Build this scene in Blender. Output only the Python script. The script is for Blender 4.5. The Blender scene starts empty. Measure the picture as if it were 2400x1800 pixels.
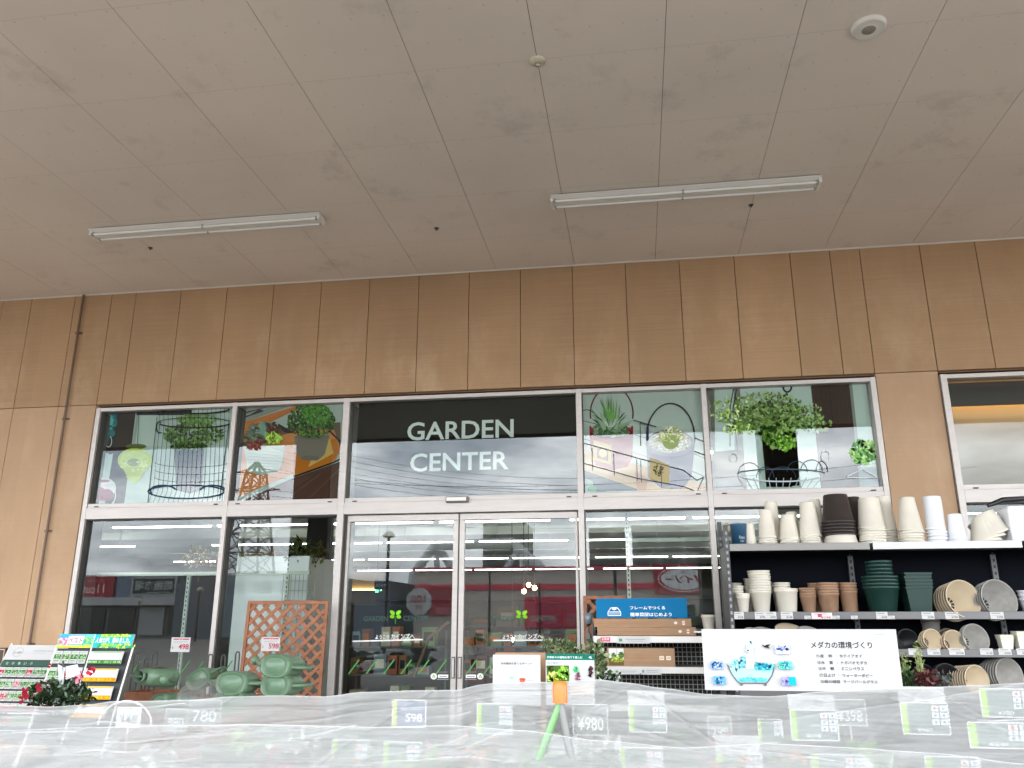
import bpy, math, random
from mathutils import Vector, Matrix, Euler
random.seed(11)
S = bpy.context.scene
R = math.radians
# ------------------------------------------------------------------ camera
YAW, PITCH, ROLL, FPX = R(8.477), R(16.067), R(0.018), 1922.99
CAM = Vector((0.0, -8.665, 1.5))
cd = bpy.data.cameras.new('camera'); co = bpy.data.objects.new('camera', cd)
S.collection.objects.link(co); S.camera = co
co.location = CAM; co.rotation_euler = Euler((math.pi / 2 + PITCH, 0, YAW), 'XYZ')
cd.sensor_width = 36; cd.lens = FPX * 36 / 2400; cd.clip_start = .05; cd.clip_end = 2000
# ------------------------------------------------------------------ sky, sun, exposure
SUN_EL, SUN_AZ = R(52), R(200)
W = bpy.data.worlds.new('World'); S.world = W; W.use_nodes = True
nt = W.node_tree; nt.nodes.clear()
def wn(t, **k):
    n = nt.nodes.new(t)
    for a, b in k.items(): setattr(n, a, b)
    return n
out = wn('ShaderNodeOutputWorld'); bg = wn('ShaderNodeBackground'); bg.inputs[1].default_value = .15
sky = wn('ShaderNodeTexSky', sky_type='NISHITA', sun_disc=False, sun_elevation=SUN_EL, sun_rotation=SUN_AZ)
sky.air_density = 1.2; sky.dust_density = 3.0
tc = wn('ShaderNodeTexCoord'); mp = wn('ShaderNodeMapping'); mp.inputs['Scale'].default_value = (1, 1, 3.2)
no = wn('ShaderNodeTexNoise'); no.inputs['Scale'].default_value = 3.2; no.inputs['Detail'].default_value = 7; no.inputs['Roughness'].default_value = .62
cr = wn('ShaderNodeValToRGB'); cr.color_ramp.elements[0].position = .32; cr.color_ramp.elements[0].color = (.25, .25, .25, 1)
cr.color_ramp.elements[1].position = .62; cr.color_ramp.elements[1].color = (.97, .97, .97, 1)
cl = wn('ShaderNodeValToRGB'); cl.color_ramp.elements[0].position = .35; cl.color_ramp.elements[0].color = (15, 16.2, 17.8, 1)
cl.color_ramp.elements[1].position = .7; cl.color_ramp.elements[1].color = (31, 31, 30.4, 1)
mx = wn('ShaderNodeMix', data_type='RGBA')
L = nt.links.new
L(tc.outputs['Generated'], mp.inputs[0]); L(mp.outputs[0], no.inputs['Vector']); L(no.outputs['Fac'], cr.inputs[0]); L(no.outputs['Fac'], cl.inputs[0])
L(cr.outputs[0], mx.inputs[0]); L(sky.outputs[0], mx.inputs[6]); L(cl.outputs[0], mx.inputs[7]); sx = wn('ShaderNodeSeparateXYZ'); L(tc.outputs['Generated'], sx.inputs[0])
hz = wn('ShaderNodeMapRange', interpolation_type='SMOOTHSTEP'); hz.inputs[1].default_value = .1; hz.inputs[2].default_value = .55; hz.inputs[3].default_value = 1.7; hz.inputs[4].default_value = .85; L(sx.outputs[2], hz.inputs[0])
hm = wn('ShaderNodeVectorMath', operation='SCALE'); L(mx.outputs[2], hm.inputs[0]); L(hz.outputs[0], hm.inputs['Scale']); L(hm.outputs[0], bg.inputs[0]); L(bg.outputs[0], out.inputs[0])
sl = bpy.data.lights.new('sun', 'SUN'); sl.energy = 3.2; sl.angle = R(12); sl.color = (1, .96, .9)
so = bpy.data.objects.new('sun', sl); S.collection.objects.link(so)
sd = Vector((math.sin(SUN_AZ) * math.cos(SUN_EL), math.cos(SUN_AZ) * math.cos(SUN_EL), math.sin(SUN_EL)))
sd = Vector((-.45, .42, 1.0)).normalized()      # high: the covered entrance stays in open shade
sky.sun_elevation = math.asin(sd.z); sky.sun_rotation = math.atan2(sd.x, sd.y)
so.rotation_euler = sd.to_track_quat('Z', 'Y').to_euler()
S.view_settings.view_transform = 'Standard'; S.view_settings.look = 'None'; S.view_settings.exposure = 1.02
S.cycles.max_bounces = 10; S.cycles.diffuse_bounces = 5; S.cycles.glossy_bounces = 5; S.cycles.transparent_max_bounces = 24
S.cycles.caustics_reflective = False; S.cycles.caustics_refractive = False; S.cycles.sample_clamp_indirect = 6
S.cycles.use_denoising = True

# ------------------------------------------------------------------ helpers
def basis():
    cy, sy, cp, sp = math.cos(YAW), math.sin(YAW), math.cos(PITCH), math.sin(PITCH)
    f = Vector((-sy * cp, cy * cp, sp)); r = Vector((cy, sy, 0)); return r, r.cross(f), f
BR, BU, BF = basis()
def ray(px, py): return BF + BR * ((px - 1200) / FPX) - BU * ((py - 900) / FPX)
def at(px, py, Y):                       # the point of the photo's ray at depth Y
    d = ray(px, py); return CAM + d * ((Y - CAM.y) / d.y)
def lin(c):
    if isinstance(c, str):
        c = [int(c[i:i + 2], 16) / 255 for i in (0, 2, 4)]
    return tuple(((x / 12.92) if x <= .04045 else ((x + .055) / 1.055) ** 2.4) for x in c[:3])
COL = S.collection
_m = {}
def mat(name, color, rough=.6, metal=0, nscale=0, namt=.15, bump=0, bscale=None, stretch=(1, 1, 1), emit=0, spec=.5, coat=0, sheen=0):
    if name in _m: return _m[name]
    m = bpy.data.materials.new(name); m.use_nodes = True; n = m.node_tree; b = n.nodes['Principled BSDF']
    c = lin(color) if isinstance(color, str) else color
    b.inputs['Base Color'].default_value = (*c, 1); b.inputs['Roughness'].default_value = rough; b.inputs['Metallic'].default_value = metal
    b.inputs['Specular IOR Level'].default_value = spec; b.inputs['Coat Weight'].default_value = coat
    if emit: b.inputs['Emission Color'].default_value = (*c, 1); b.inputs['Emission Strength'].default_value = emit
    if nscale or bump:
        t = n.nodes.new('ShaderNodeTexCoord'); p = n.nodes.new('ShaderNodeMapping'); p.inputs['Scale'].default_value = stretch
        n.links.new(t.outputs['Object'], p.inputs[0])
        z = n.nodes.new('ShaderNodeTexNoise'); z.inputs['Scale'].default_value = nscale or 20; z.inputs['Detail'].default_value = 6
        n.links.new(p.outputs[0], z.inputs['Vector'])
        if namt:
            x = n.nodes.new('ShaderNodeMapRange'); x.inputs[1].default_value = .3; x.inputs[2].default_value = .7
            x.inputs[3].default_value = 1 - namt; x.inputs[4].default_value = 1 + namt
            n.links.new(z.outputs['Fac'], x.inputs[0])
            v = n.nodes.new('ShaderNodeMix'); v.data_type = 'RGBA'; v.blend_type = 'MULTIPLY'; v.inputs[0].default_value = 1
            v.inputs[6].default_value = (*c, 1); n.links.new(x.outputs[0], v.inputs[7]); n.links.new(v.outputs[2], b.inputs['Base Color'])
        if bump:
            z2 = z
            if bscale:
                z2 = n.nodes.new('ShaderNodeTexNoise'); z2.inputs['Scale'].default_value = bscale; n.links.new(p.outputs[0], z2.inputs['Vector'])
            u = n.nodes.new('ShaderNodeBump'); u.inputs['Strength'].default_value = bump; u.inputs['Distance'].default_value = .01
            n.links.new(z2.outputs['Fac'], u.inputs['Height']); n.links.new(u.outputs[0], b.inputs['Normal'])
    _m[name] = m; return m
def attr_mat(name, rough=.5, trans=0, spec=.4):
    if name in _m: return _m[name]
    m = bpy.data.materials.new(name); m.use_nodes = True; n = m.node_tree; b = n.nodes['Principled BSDF']
    a = n.nodes.new('ShaderNodeAttribute'); a.attribute_name = 'Col'; n.links.new(a.outputs['Color'], b.inputs['Base Color'])
    b.inputs['Roughness'].default_value = rough; b.inputs['Specular IOR Level'].default_value = spec
    if trans:
        o = n.nodes['Material Output']; t = n.nodes.new('ShaderNodeBsdfTranslucent'); n.links.new(a.outputs['Color'], t.inputs[0])
        x = n.nodes.new('ShaderNodeMixShader'); x.inputs[0].default_value = trans
        n.links.new(b.outputs[0], x.inputs[1]); n.links.new(t.outputs[0], x.inputs[2]); n.links.new(x.outputs[0], o.inputs[0])
    _m[name] = m; return m
PRINT = attr_mat('printed_ink', 1, spec=0); LEAF = attr_mat('leaf', .7, .3, spec=.2)
class MB:
    def __init__(s): s.v = []; s.f = []; s.mi = []; s.sm = []; s.c = []; s.mats = []
    def _m(s, m):
        if m not in s.mats: s.mats.append(m)
        return s.mats.index(m)
    def face(s, pts, m, col=None, smooth=False):
        i = len(s.v); s.v += [tuple(p) for p in pts]; s.f.append(tuple(range(i, i + len(pts)))); s.mi.append(s._m(m)); s.sm.append(smooth); s.c.append(col)
    def raw(s, vs, fs, m, col=None, smooth=False):
        i = len(s.v); s.v += [tuple(p) for p in vs]; k = s._m(m)
        for f in fs: s.f.append(tuple(a + i for a in f)); s.mi.append(k); s.sm.append(smooth); s.c.append(col)
    def box(s, x0, x1, y0, y1, z0, z1, m, col=None, M=None):
        vs = [Vector((x, y, z)) for z in (z0, z1) for y in (y0, y1) for x in (x0, x1)]
        if M: vs = [M @ v for v in vs]
        s.raw(vs, [(0, 2, 3, 1), (4, 5, 7, 6), (0, 1, 5, 4), (2, 6, 7, 3), (0, 4, 6, 2), (1, 3, 7, 5)], m, col)
    def tube(s, pts, r, m, n=8, col=None, caps=True, smooth=True):
        pts = [Vector(p) for p in pts]; rs = r if isinstance(r, (list, tuple)) else [r] * len(pts); vs = []; fs = []
        up = Vector((0, 0, 1)); prev = None
        for i, p in enumerate(pts):
            d = (pts[min(i + 1, len(pts) - 1)] - pts[max(i - 1, 0)]).normalized()
            if prev is None:
                a = d.cross(up if abs(d.z) < .9 else Vector((1, 0, 0))).normalized()
            else: a = (prev - d * prev.dot(d)).normalized()
            prev = a; b = d.cross(a)
            for k in range(n):
                t = 2 * math.pi * k / n; vs.append(p + (a * math.cos(t) + b * math.sin(t)) * rs[i])
        for i in range(len(pts) - 1):
            for k in range(n): fs.append((i * n + k, i * n + (k + 1) % n, (i + 1) * n + (k + 1) % n, (i + 1) * n + k))
        s.raw(vs, fs, m, col, smooth)
        if caps: s.face(vs[:n][::-1], m, col); s.face(vs[-n:], m, col)
    def lathe(s, prof, m, n=28, M=None, col=None, sx=1, sy=1, smooth=True):
        vs = []; fs = []
        for (r, z) in prof:
            for k in range(n):
                t = 2 * math.pi * k / n; p = Vector((r * math.cos(t) * sx, r * math.sin(t) * sy, z)); vs.append(M @ p if M else p)
        for i in range(len(prof) - 1):
            for k in range(n): fs.append((i * n + k, i * n + (k + 1) % n, (i + 1) * n + (k + 1) % n, (i + 1) * n + k))
        s.raw(vs, fs, m, col, smooth)
    def blob(s, c, r, m, col=None, n=10, sc=(1, 1, 1)):
        s.lathe([(max(.001, r * math.sin(math.pi * i / n)), -r * math.cos(math.pi * i / n)) for i in range(n + 1)], m, n * 2, Matrix.Translation(c) @ Matrix.Diagonal((*sc, 1)), col)
    def build(s, name, parent=None, bevel=0, loc=None, seg=2):
        me = bpy.data.meshes.new(name); me.from_pydata(s.v, [], s.f)
        for m in s.mats: me.materials.append(m)
        me.polygons.foreach_set('material_index', s.mi); me.polygons.foreach_set('use_smooth', s.sm)
        if any(c is not None for c in s.c):
            a = me.color_attributes.new('Col', 'FLOAT_COLOR', 'CORNER'); d = []
            for p, c in zip(me.polygons, s.c):
                c = c if c is not None else (.5, .5, .5)
                d += list((*c, 1)) * p.loop_total
            a.data.foreach_set('color', d)
        me.update()
        o = bpy.data.objects.new(name, me); COL.objects.link(o)
        if parent: o.parent = parent
        if loc: o.location = loc
        if bevel:
            b = o.modifiers.new('bevel', 'BEVEL'); b.width = bevel; b.segments = seg; b.limit_method = 'ANGLE'
        return o
def tag(o, label=None, cat=None, group=None, kind=None):
    if label: o['label'] = label
    if cat: o['category'] = cat
    if group: o['group'] = group
    if kind: o['kind'] = kind
    return o
def empty(name, loc=(0, 0, 0), label=None, cat=None, group=None, rot=None):
    o = bpy.data.objects.new(name, None); COL.objects.link(o); o.location = loc; o.empty_display_size = .1
    if rot: o.rotation_euler = rot
    return tag(o, label, cat, group)
def copy_tree(o, parent=None):
    c = o.copy(); COL.objects.link(c)
    if parent: c.parent = parent
    for ch in [x for x in COL.objects if x.parent == o]: copy_tree(ch, c)
    return c
_tx = {}
def text_geo(body, bold=0):
    k = (body, bold)
    if k not in _tx:
        c = bpy.data.curves.new('t', 'FONT'); c.body = body; c.resolution_u = 3; c.offset = bold
        o = bpy.data.objects.new('t', c); COL.objects.link(o); dg = bpy.context.evaluated_depsgraph_get()
        m = bpy.data.meshes.new_from_object(o.evaluated_get(dg))
        vs = [v.co.xy.copy() for v in m.vertices]; fs = [tuple(p.vertices) for p in m.polygons]
        bpy.data.objects.remove(o); bpy.data.meshes.remove(m); bpy.data.curves.remove(c)
        x0 = min(v.x for v in vs); x1 = max(v.x for v in vs); y0 = min(v.y for v in vs); y1 = max(v.y for v in vs)
        _tx[k] = ([((v.x - x0) / (x1 - x0), (v.y - y0) / (y1 - y0)) for v in vs], fs)
    return _tx[k]
class Art:
    """flat print: shapes laid one film above the other; fn(u, v) gives the world point, N the way it faces"""
    def __init__(s, fn, N=(0, -1, 0), eps=.0004, clip=None, mb=None, m=None):
        s.fn = fn; s.N = Vector(N); s.eps = eps; s.k = 0; s.mb = mb or MB(); s.clip = clip; s.m = m or PRINT
    def P(s, u, v):
        if s.clip: u = min(max(u, s.clip[0]), s.clip[2]); v = min(max(v, s.clip[1]), s.clip[3])
        return s.fn(u, v) + s.N * (s.k * s.eps)
    def poly(s, pts, c, up=1):
        s.k += up; s.mb.face([s.P(*p) for p in pts], s.m, lin(c))
    def rect(s, u0, v0, u1, v1, c, up=1): s.poly([(u0, v0), (u1, v0), (u1, v1), (u0, v1)], c, up)
    def ell(s, cu, cv, ru, rv, c, n=22, up=1, a0=0):
        s.poly([(cu + ru * math.cos(a0 + 2 * math.pi * i / n), cv + rv * math.sin(a0 + 2 * math.pi * i / n)) for i in range(n)], c, up)
    def line(s, pts, w, c, up=1):
        s.k += up
        for a, b in zip(pts[:-1], pts[1:]):
            d = Vector((b[0] - a[0], b[1] - a[1])); l = d.length
            if l < 1e-6: continue
            nx, ny = -d.y / l * w / 2, d.x / l * w / 2
            s.mb.face([s.P(a[0] + nx, a[1] + ny), s.P(a[0] - nx, a[1] - ny), s.P(b[0] - nx, b[1] - ny), s.P(b[0] + nx, b[1] + ny)], s.m, lin(c))
    def arc(s, cu, cv, ru, rv, a0, a1, w, c, n=16, up=1):
        s.line([(cu + ru * math.cos(R(a0 + (a1 - a0) * i / n)), cv + rv * math.sin(R(a0 + (a1 - a0) * i / n))) for i in range(n + 1)], w, c, up)
    def leaves(s, cu, cv, ru, rv, n, size, cols, elong=2.0, layers=6, ang=None):
        for k in range(layers):
            s.k += 1
            for i in range(n // layers):
                a = random.uniform(0, 6.28); q = math.sqrt(random.random()); x = cu + ru * q * math.cos(a); y = cv + rv * q * math.sin(a)
                t = random.uniform(0, 6.28) if ang is None else ang + random.uniform(-.5, .5); z = size * random.uniform(.6, 1.3)
                dx, dy = math.cos(t) * z, math.sin(t) * z; ex, ey = -dy / elong, dx / elong
                s.mb.face([s.P(x - dx, y - dy), s.P(x + ex, y + ey), s.P(x + dx, y + dy), s.P(x - ex, y - ey)], s.m, lin(random.choice(cols)))
    def text(s, body, u0, v0, u1, v1, c, bold=0, up=1, flipv=False):
        s.k += up; g, fs = text_geo(body, bold); c = lin(c)
        s.mb.raw([s.P(u0 + (u1 - u0) * x, v0 + (v1 - v0) * y) for x, y in g], fs, s.m, c)
def world_art(O, U, V, N=None, **k):
    O, U, V = Vector(O), Vector(U), Vector(V)
    return Art(lambda u, v: O + U * u + V * v, N or U.cross(V).normalized(), **k)
def px_art(ox, oy, sc, Y, **k): return Art(lambda u, v: at(ox + u * sc, oy + v * sc, Y), (0, -1, 0), **k)

ZC = 5.412          # soffit height
ZH = 3.976          # head joint of the lower cladding
# ------------------------------------------------------------------ materials
def wall_mat(name, base, light, rib, lo):
    m = mat(name, base, .75); n = m.node_tree; b = n.nodes['Principled BSDF']; N = n.nodes.new; K = n.links.new
    def noise(sc, det, st=(1, 1, 1), ro=.5):
        p = N('ShaderNodeMapping'); p.inputs['Scale'].default_value = st; K(t.outputs['Object'], p.inputs[0]); z = N('ShaderNodeTexNoise'); z.inputs['Scale'].default_value = sc; z.inputs['Detail'].default_value = det; z.inputs['Roughness'].default_value = ro; K(p.outputs[0], z.inputs['Vector']); return z.outputs['Fac']
    def rng(x, a, c, d, e):
        r = N('ShaderNodeMapRange'); K(x, r.inputs[0])
        for i, v in enumerate((a, c, d, e)): r.inputs[i + 1].default_value = v
        return r.outputs[0]
    def mul(x, y):
        q = N('ShaderNodeMath'); q.operation = 'MULTIPLY'; K(x, q.inputs[0]); K(y, q.inputs[1]); return q.outputs[0]
    t = N('ShaderNodeTexCoord'); sp = N('ShaderNodeSeparateXYZ'); K(t.outputs['Object'], sp.inputs[0])
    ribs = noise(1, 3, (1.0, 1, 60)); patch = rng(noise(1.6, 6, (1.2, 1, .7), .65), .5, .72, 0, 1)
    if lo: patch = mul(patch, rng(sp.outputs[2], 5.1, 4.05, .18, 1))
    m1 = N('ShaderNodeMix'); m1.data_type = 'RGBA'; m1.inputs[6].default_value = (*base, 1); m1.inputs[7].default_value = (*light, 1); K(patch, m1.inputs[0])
    v = mul(rng(ribs, .35, .65, 1 - rib, 1 + rib * .6), rng(noise(.45, 3), .3, .7, .86, 1.12)); v = mul(v, rng(noise(4, 6, (1, 1, .3), .7), .25, .75, .93, 1.05))
    # panel to panel difference
    fl = N('ShaderNodeMath'); fl.operation = 'MULTIPLY_ADD'; fl.inputs[1].default_value = 1 / .6; fl.inputs[2].default_value = .9917; K(sp.outputs[0], fl.inputs[0]); f2 = N('ShaderNodeMath'); f2.operation = 'FLOOR'; K(fl.outputs[0], f2.inputs[0]); wnz = N('ShaderNodeTexWhiteNoise'); wnz.noise_dimensions = '1D'; K(f2.outputs[0], wnz.inputs['W'])
    v = mul(v, rng(wnz.outputs['Value'], 0, 1, .95, 1.05))
    m2 = N('ShaderNodeMix'); m2.data_type = 'RGBA'; m2.blend_type = 'MULTIPLY'; m2.inputs[0].default_value = 1; K(m1.outputs[2], m2.inputs[6]); K(v, m2.inputs[7]); K(m2.outputs[2], b.inputs['Base Color'])
    u = N('ShaderNodeBump'); u.inputs['Strength'].default_value = .5 if rib > .05 else .1; u.inputs['Distance'].default_value = .004; K(ribs, u.inputs['Height']); K(u.outputs[0], b.inputs['Normal'])
    return m
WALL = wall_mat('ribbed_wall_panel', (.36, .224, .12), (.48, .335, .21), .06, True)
WALL2 = wall_mat('smooth_wall_panel', (.43, .28, .168), (.48, .33, .21), .02, False)  # lighter colour than the upper panels also carries the wall's light gradient
SOFFIT = mat('soffit_board_paint', (.45, .39, .335), .8)
def soffit_nodes():
    n = SOFFIT.node_tree; b = n.nodes['Principled BSDF']; N = n.nodes.new; K = n.links.new
    t = N('ShaderNodeTexCoord'); z = N('ShaderNodeTexNoise'); z.inputs['Scale'].default_value = .55; z.inputs['Detail'].default_value = 4; K(t.outputs['Object'], z.inputs['Vector'])
    r = N('ShaderNodeMapRange'); r.inputs[1].default_value = .3; r.inputs[2].default_value = .7; r.inputs[3].default_value = .93; r.inputs[4].default_value = 1.05; K(z.outputs['Fac'], r.inputs[0])
    z2 = N('ShaderNodeTexNoise'); z2.inputs['Scale'].default_value = 1.7; z2.inputs['Detail'].default_value = 9; z2.inputs['Roughness'].default_value = .72; K(t.outputs['Object'], z2.inputs['Vector'])
    r2 = N('ShaderNodeMapRange'); r2.inputs[1].default_value = .56; r2.inputs[2].default_value = .80; r2.inputs[3].default_value = 1; r2.inputs[4].default_value = .68; K(z2.outputs['Fac'], r2.inputs[0])
    # screw heads: rows every 0.31 m, one each 0.23 m
    s = N('ShaderNodeSeparateXYZ'); K(t.outputs['Object'], s.inputs[0])
    def cell(o, per, off=0):
        a = N('ShaderNodeMath'); a.operation = 'MULTIPLY_ADD'; a.inputs[1].default_value = 1 / per; a.inputs[2].default_value = off; K(o, a.inputs[0])
        f = N('ShaderNodeMath'); f.operation = 'FRACT'; K(a.outputs[0], f.inputs[0])
        g = N('ShaderNodeMath'); g.operation = 'SUBTRACT'; g.inputs[1].default_value = .5; K(f.outputs[0], g.inputs[0])
        h = N('ShaderNodeMath'); h.operation = 'MULTIPLY'; h.inputs[1].default_value = per; K(g.outputs[0], h.inputs[0]); return h.outputs[0]
    zz = N('ShaderNodeTexNoise'); zz.inputs['Scale'].default_value = 2; K(t.outputs['Object'], zz.inputs['Vector'])
    cx, cyy = cell(s.outputs[0], .2276, .25), cell(s.outputs[1], .3104, .1)
    v = N('ShaderNodeCombineXYZ'); K(cx, v.inputs[0]); K(cyy, v.inputs[1]); l = N('ShaderNodeVectorMath'); l.operation = 'LENGTH'; K(v.outputs[0], l.inputs[0])
    d = N('ShaderNodeMapRange'); d.inputs[1].default_value = .004; d.inputs[2].default_value = .010; d.inputs[3].default_value = .76; d.inputs[4].default_value = 1; K(l.outputs[1], d.inputs[0])
    # taped cross joints
    j = N('ShaderNodeMath'); j.operation = 'ABSOLUTE'; K(cell(s.outputs[1], .9312, .39), j.inputs[0])
    jr = N('ShaderNodeMapRange'); jr.inputs[1].default_value = .001; jr.inputs[2].default_value = .006; jr.inputs[3].default_value = .86; jr.inputs[4].default_value = 1; K(j.outputs[0], jr.inputs[0])
    x = r.outputs[0]
    for o in (r2.outputs[0], d.outputs[0], jr.outputs[0]):
        m = N('ShaderNodeMath'); m.operation = 'MULTIPLY'; K(x, m.inputs[0]); K(o, m.inputs[1]); x = m.outputs[0]
    m2 = N('ShaderNodeMix'); m2.data_type = 'RGBA'; m2.blend_type = 'MULTIPLY'; m2.inputs[0].default_value = 1; m2.inputs[6].default_value = (.71, .635, .57, 1); K(x, m2.inputs[7]); K(m2.outputs[2], b.inputs['Base Color'])
soffit_nodes()
JOINT = mat('joint_sealant', (.2, .115, .065), .8); DARKJ = mat('dark_joint', (.05, .045, .04), .8)
ALU = mat('aluminium_frame', (.47, .44, .42), .45, .3, nscale=3, namt=.05, stretch=(1, 1, 8)); ALUD = mat('frame_shade_and_gasket', (.05, .045, .04), .5)
WHITE = mat('white_enamel', (.72, .71, .68), .35); STEELD = mat('dark_grey_steel', (.045, .047, .052), .45, .3, nscale=8, namt=.15)
BLACK = mat('black_panel', (.008, .009, .012), .6); CHROME = mat('brushed_steel', (.5, .5, .52), .3, .8)
CREAM = mat('cream_plastic', (.68, .645, .56), .38, nscale=9, namt=.05); PWHITE = mat('white_plastic', (.74, .76, .8), .2)
BROWNP = mat('dark_brown_plastic', (.035, .028, .026), .35); TERRA = mat('terracotta', (.30, .18, .112), .7, nscale=14, namt=.14)
GREENP = mat('dark_green_plastic', (.006, .033, .027), .45); GREYP = mat('grey_stone_plastic', (.34, .33, .31), .6, nscale=20, namt=.12)
BLUEP = mat('navy_blue_tin', (.02, .075, .14), .35); BLKP = mat('black_plastic', (.012, .012, .015), .4)
WOODC = mat('orange_stained_wood', (.27, .10, .043), .6, nscale=18, namt=.25, stretch=(1, 1, 1), bump=.2)
CARD = mat('brown_cardboard', (.33, .205, .12), .8, nscale=6, namt=.1, stretch=(1, 8, 8)); SAGE = mat('sage_green_plastic', (.125, .215, .135), .35, nscale=6, namt=.05); SAGED = mat('sage_green_groove', (.1, .17, .105), .5)
ROPE = mat('jute_rope', (.42, .3, .16), .9); WIRE = mat('wire_coating', (.5, .5, .48), .5); DWIRE = mat('dark_wire', (.06, .055, .05), .5)
PAPER = mat('white_paper', (.52, .52, .52), .9, spec=.1)
def glass(name, fac, tint=(1, 1, 1)):
    m = bpy.data.materials.new(name); m.use_nodes = True; n = m.node_tree; n.nodes.clear(); N = n.nodes.new
    o = N('ShaderNodeOutputMaterial'); t = N('ShaderNodeBsdfTransparent'); t.inputs[0].default_value = (*tint, 1)
    g = N('ShaderNodeBsdfGlossy'); g.inputs['Roughness'].default_value = 0; g.inputs[0].default_value = (.93, .97, 1, 1); f = N('ShaderNodeFresnel'); f.inputs[0].default_value = 1.5
    k = N('ShaderNodeMath'); k.operation = 'MULTIPLY_ADD'; k.inputs[1].default_value = 1.4; k.inputs[2].default_value = fac; k.use_clamp = True
    x = N('ShaderNodeMixShader'); n.links.new(f.outputs[0], k.inputs[0]); n.links.new(k.outputs[0], x.inputs[0]); n.links.new(t.outputs[0], x.inputs[1]); n.links.new(g.outputs[0], x.inputs[2]); n.links.new(x.outputs[0], o.inputs[0])
    return m
GLASS = glass('window_glass', .004, (.86, .93, .9))
CLEAR = bpy.data.materials.new('glass_back_face'); CLEAR.use_nodes = True
_n = CLEAR.node_tree; _n.nodes.clear(); _o = _n.nodes.new('ShaderNodeOutputMaterial'); _t = _n.nodes.new('ShaderNodeBsdfTransparent'); _n.links.new(_t.outputs[0], _o.inputs[0])

# ------------------------------------------------------------------ ground and sky-lit surroundings
g = MB(); g.face([(-400, -400, 0), (400, -400, 0), (400, 400, 0), (-400, 400, 0)], mat('asphalt', (.19, .187, .18), .9, nscale=3, namt=.2, bump=.3, bscale=60))
tag(g.build('ground'), kind='structure')
g = MB(); g.box(-30, 30, -9.4, 0.0, .004, .12, mat('concrete_paving', (.36, .33, .29), .85, nscale=2, namt=.12)); tag(g.build('pavement'), kind='structure')
g = MB(); g.box(-24, 16, .3, 38, .004, .124, mat('store_floor_tiles', (.12, .115, .105), .4)); tag(g.build('floor'), kind='structure')
g = MB(); PAINT = mat('road_paint', (.7, .7, .68), .8)
for i in range(-9, 10): g.box(i * 2.6 - .06, i * 2.6 + .06, -26, -20.8, .004, .008, PAINT)
for i in range(-9, 10): g.box(i * 2.6 - .06, i * 2.6 + .06, -36, -30.8, .004, .008, PAINT)
tag(g.build('parking_markings'), kind='structure')

# ------------------------------------------------------------------ the store building
bld = empty('store_building', (0, 0, 0), 'tan panelled store front with aluminium framed windows and automatic sliding doors', 'building')
xs = [-18.6 + .6 * i for i in range(19)]; xs = [x - .018 for x in xs if x < -7.6] + [-7.418, -6.82, -6.319] + [-5.995 + .6 * k for k in range(14)] + [2.226, 2.537, 3.155, 3.715] + [3.715 + .6 * k for k in range(1, 14)]
w = MB(); G = .003
for a, b in zip(xs[:-1], xs[1:]):
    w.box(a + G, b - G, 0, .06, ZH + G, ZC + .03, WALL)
    if b <= -6.3 or a >= 11 or (2.5 < a < 3.1): w.box(a + G, b - G, 0, .06, .12, ZH - G, WALL2)
w.build('wall', bld, bevel=.004)
w = MB(); w.box(xs[0], xs[-1], .045, .2, ZH - .01, ZC + .2, JOINT); w.box(xs[0], -6.30, .045, .2, .12, ZH - .01, JOINT); w.box(2.535, 3.15, .045, .2, .12, ZH - .01, JOINT); w.box(11.1, xs[-1], .045, .2, .12, ZH - .01, JOINT)
w.build('wall_backing', bld)
w = MB(); w.box(xs[0], xs[-1], -.012, -.001, ZC - .016, ZC, mat('light_trim', (.62, .58, .52), .6)); w.build('wall_top_trim', bld)
w = MB(); w.box(-24, -20, 0, .4, 0, 6.4, WALL); w.box(-24.1, 15.9, .2, 38.2, ZC + .6, ZC + .9, mat('roof_membrane', (.3, .3, .3), .9)); w.build('roof', bld)
# window frames
ZT0, ZT1, ZTOP = 2.612, 2.79, 3.93
fr = MB()
FY0, FY1 = -.03, .11
def jamb(x0, x1, z0=.12, z1=ZTOP, y0=FY0): fr.box(x0, x1, y0, FY1, z0, z1, ALU)
jamb(-6.289, -6.235); jamb(-4.562, -4.511); jamb(-3.222, -3.148); jamb(-.586, -.525); jamb(.751, .804); jamb(2.473, 2.527)
jamb(3.161, 3.222); jamb(5.3, 5.36); jamb(8.2, 8.26); jamb(11.04, 11.1)
def bar(x0, x1):
    fr.box(x0, x1, FY0 + .004, FY1, ZTOP - .045, ZTOP - .002, ALU)
    fr.box(x0, x1, FY0 + .002, FY1, ZT0, ZT1 - .05, ALU); fr.box(x0, x1, FY0 + .014, FY1, ZT1 - .05, ZT1, ALU)
for a, b in ((-6.235, -4.562), (-4.511, -3.222), (-3.148, -.586), (-.525, .751), (.804, 2.473), (3.222, 5.3), (5.36, 8.2), (8.26, 11.04)):
    bar(a, b)
    for x in (a + .09, b - .12):
        fr.box(x, x + .05, FY0 + .004, FY0 + .013, ZT1 - .042, ZT1 - .03, DARKJ)
for a, b in ((-6.235, -4.562), (-4.511, -3.222), (-.525, .751), (.804, 2.473), (3.222, 5.3), (5.36, 8.2), (8.26, 11.04)):
    fr.box(a, b, FY0 + .004, FY1, .12, .3, ALU)
fr.build('window_frame', bld, bevel=.003)
ins = MB()
for x0, x1 in ((-6.235, -6.222), (-4.511, -4.5), (-3.148, -3.137), (-.525, -.517), (.804, .812)): ins.box(x0, x1, FY0 + .03, .3, .3, ZTOP - .05, ALUD)  # dark colour stands in for shade on the inner jamb sides
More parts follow.
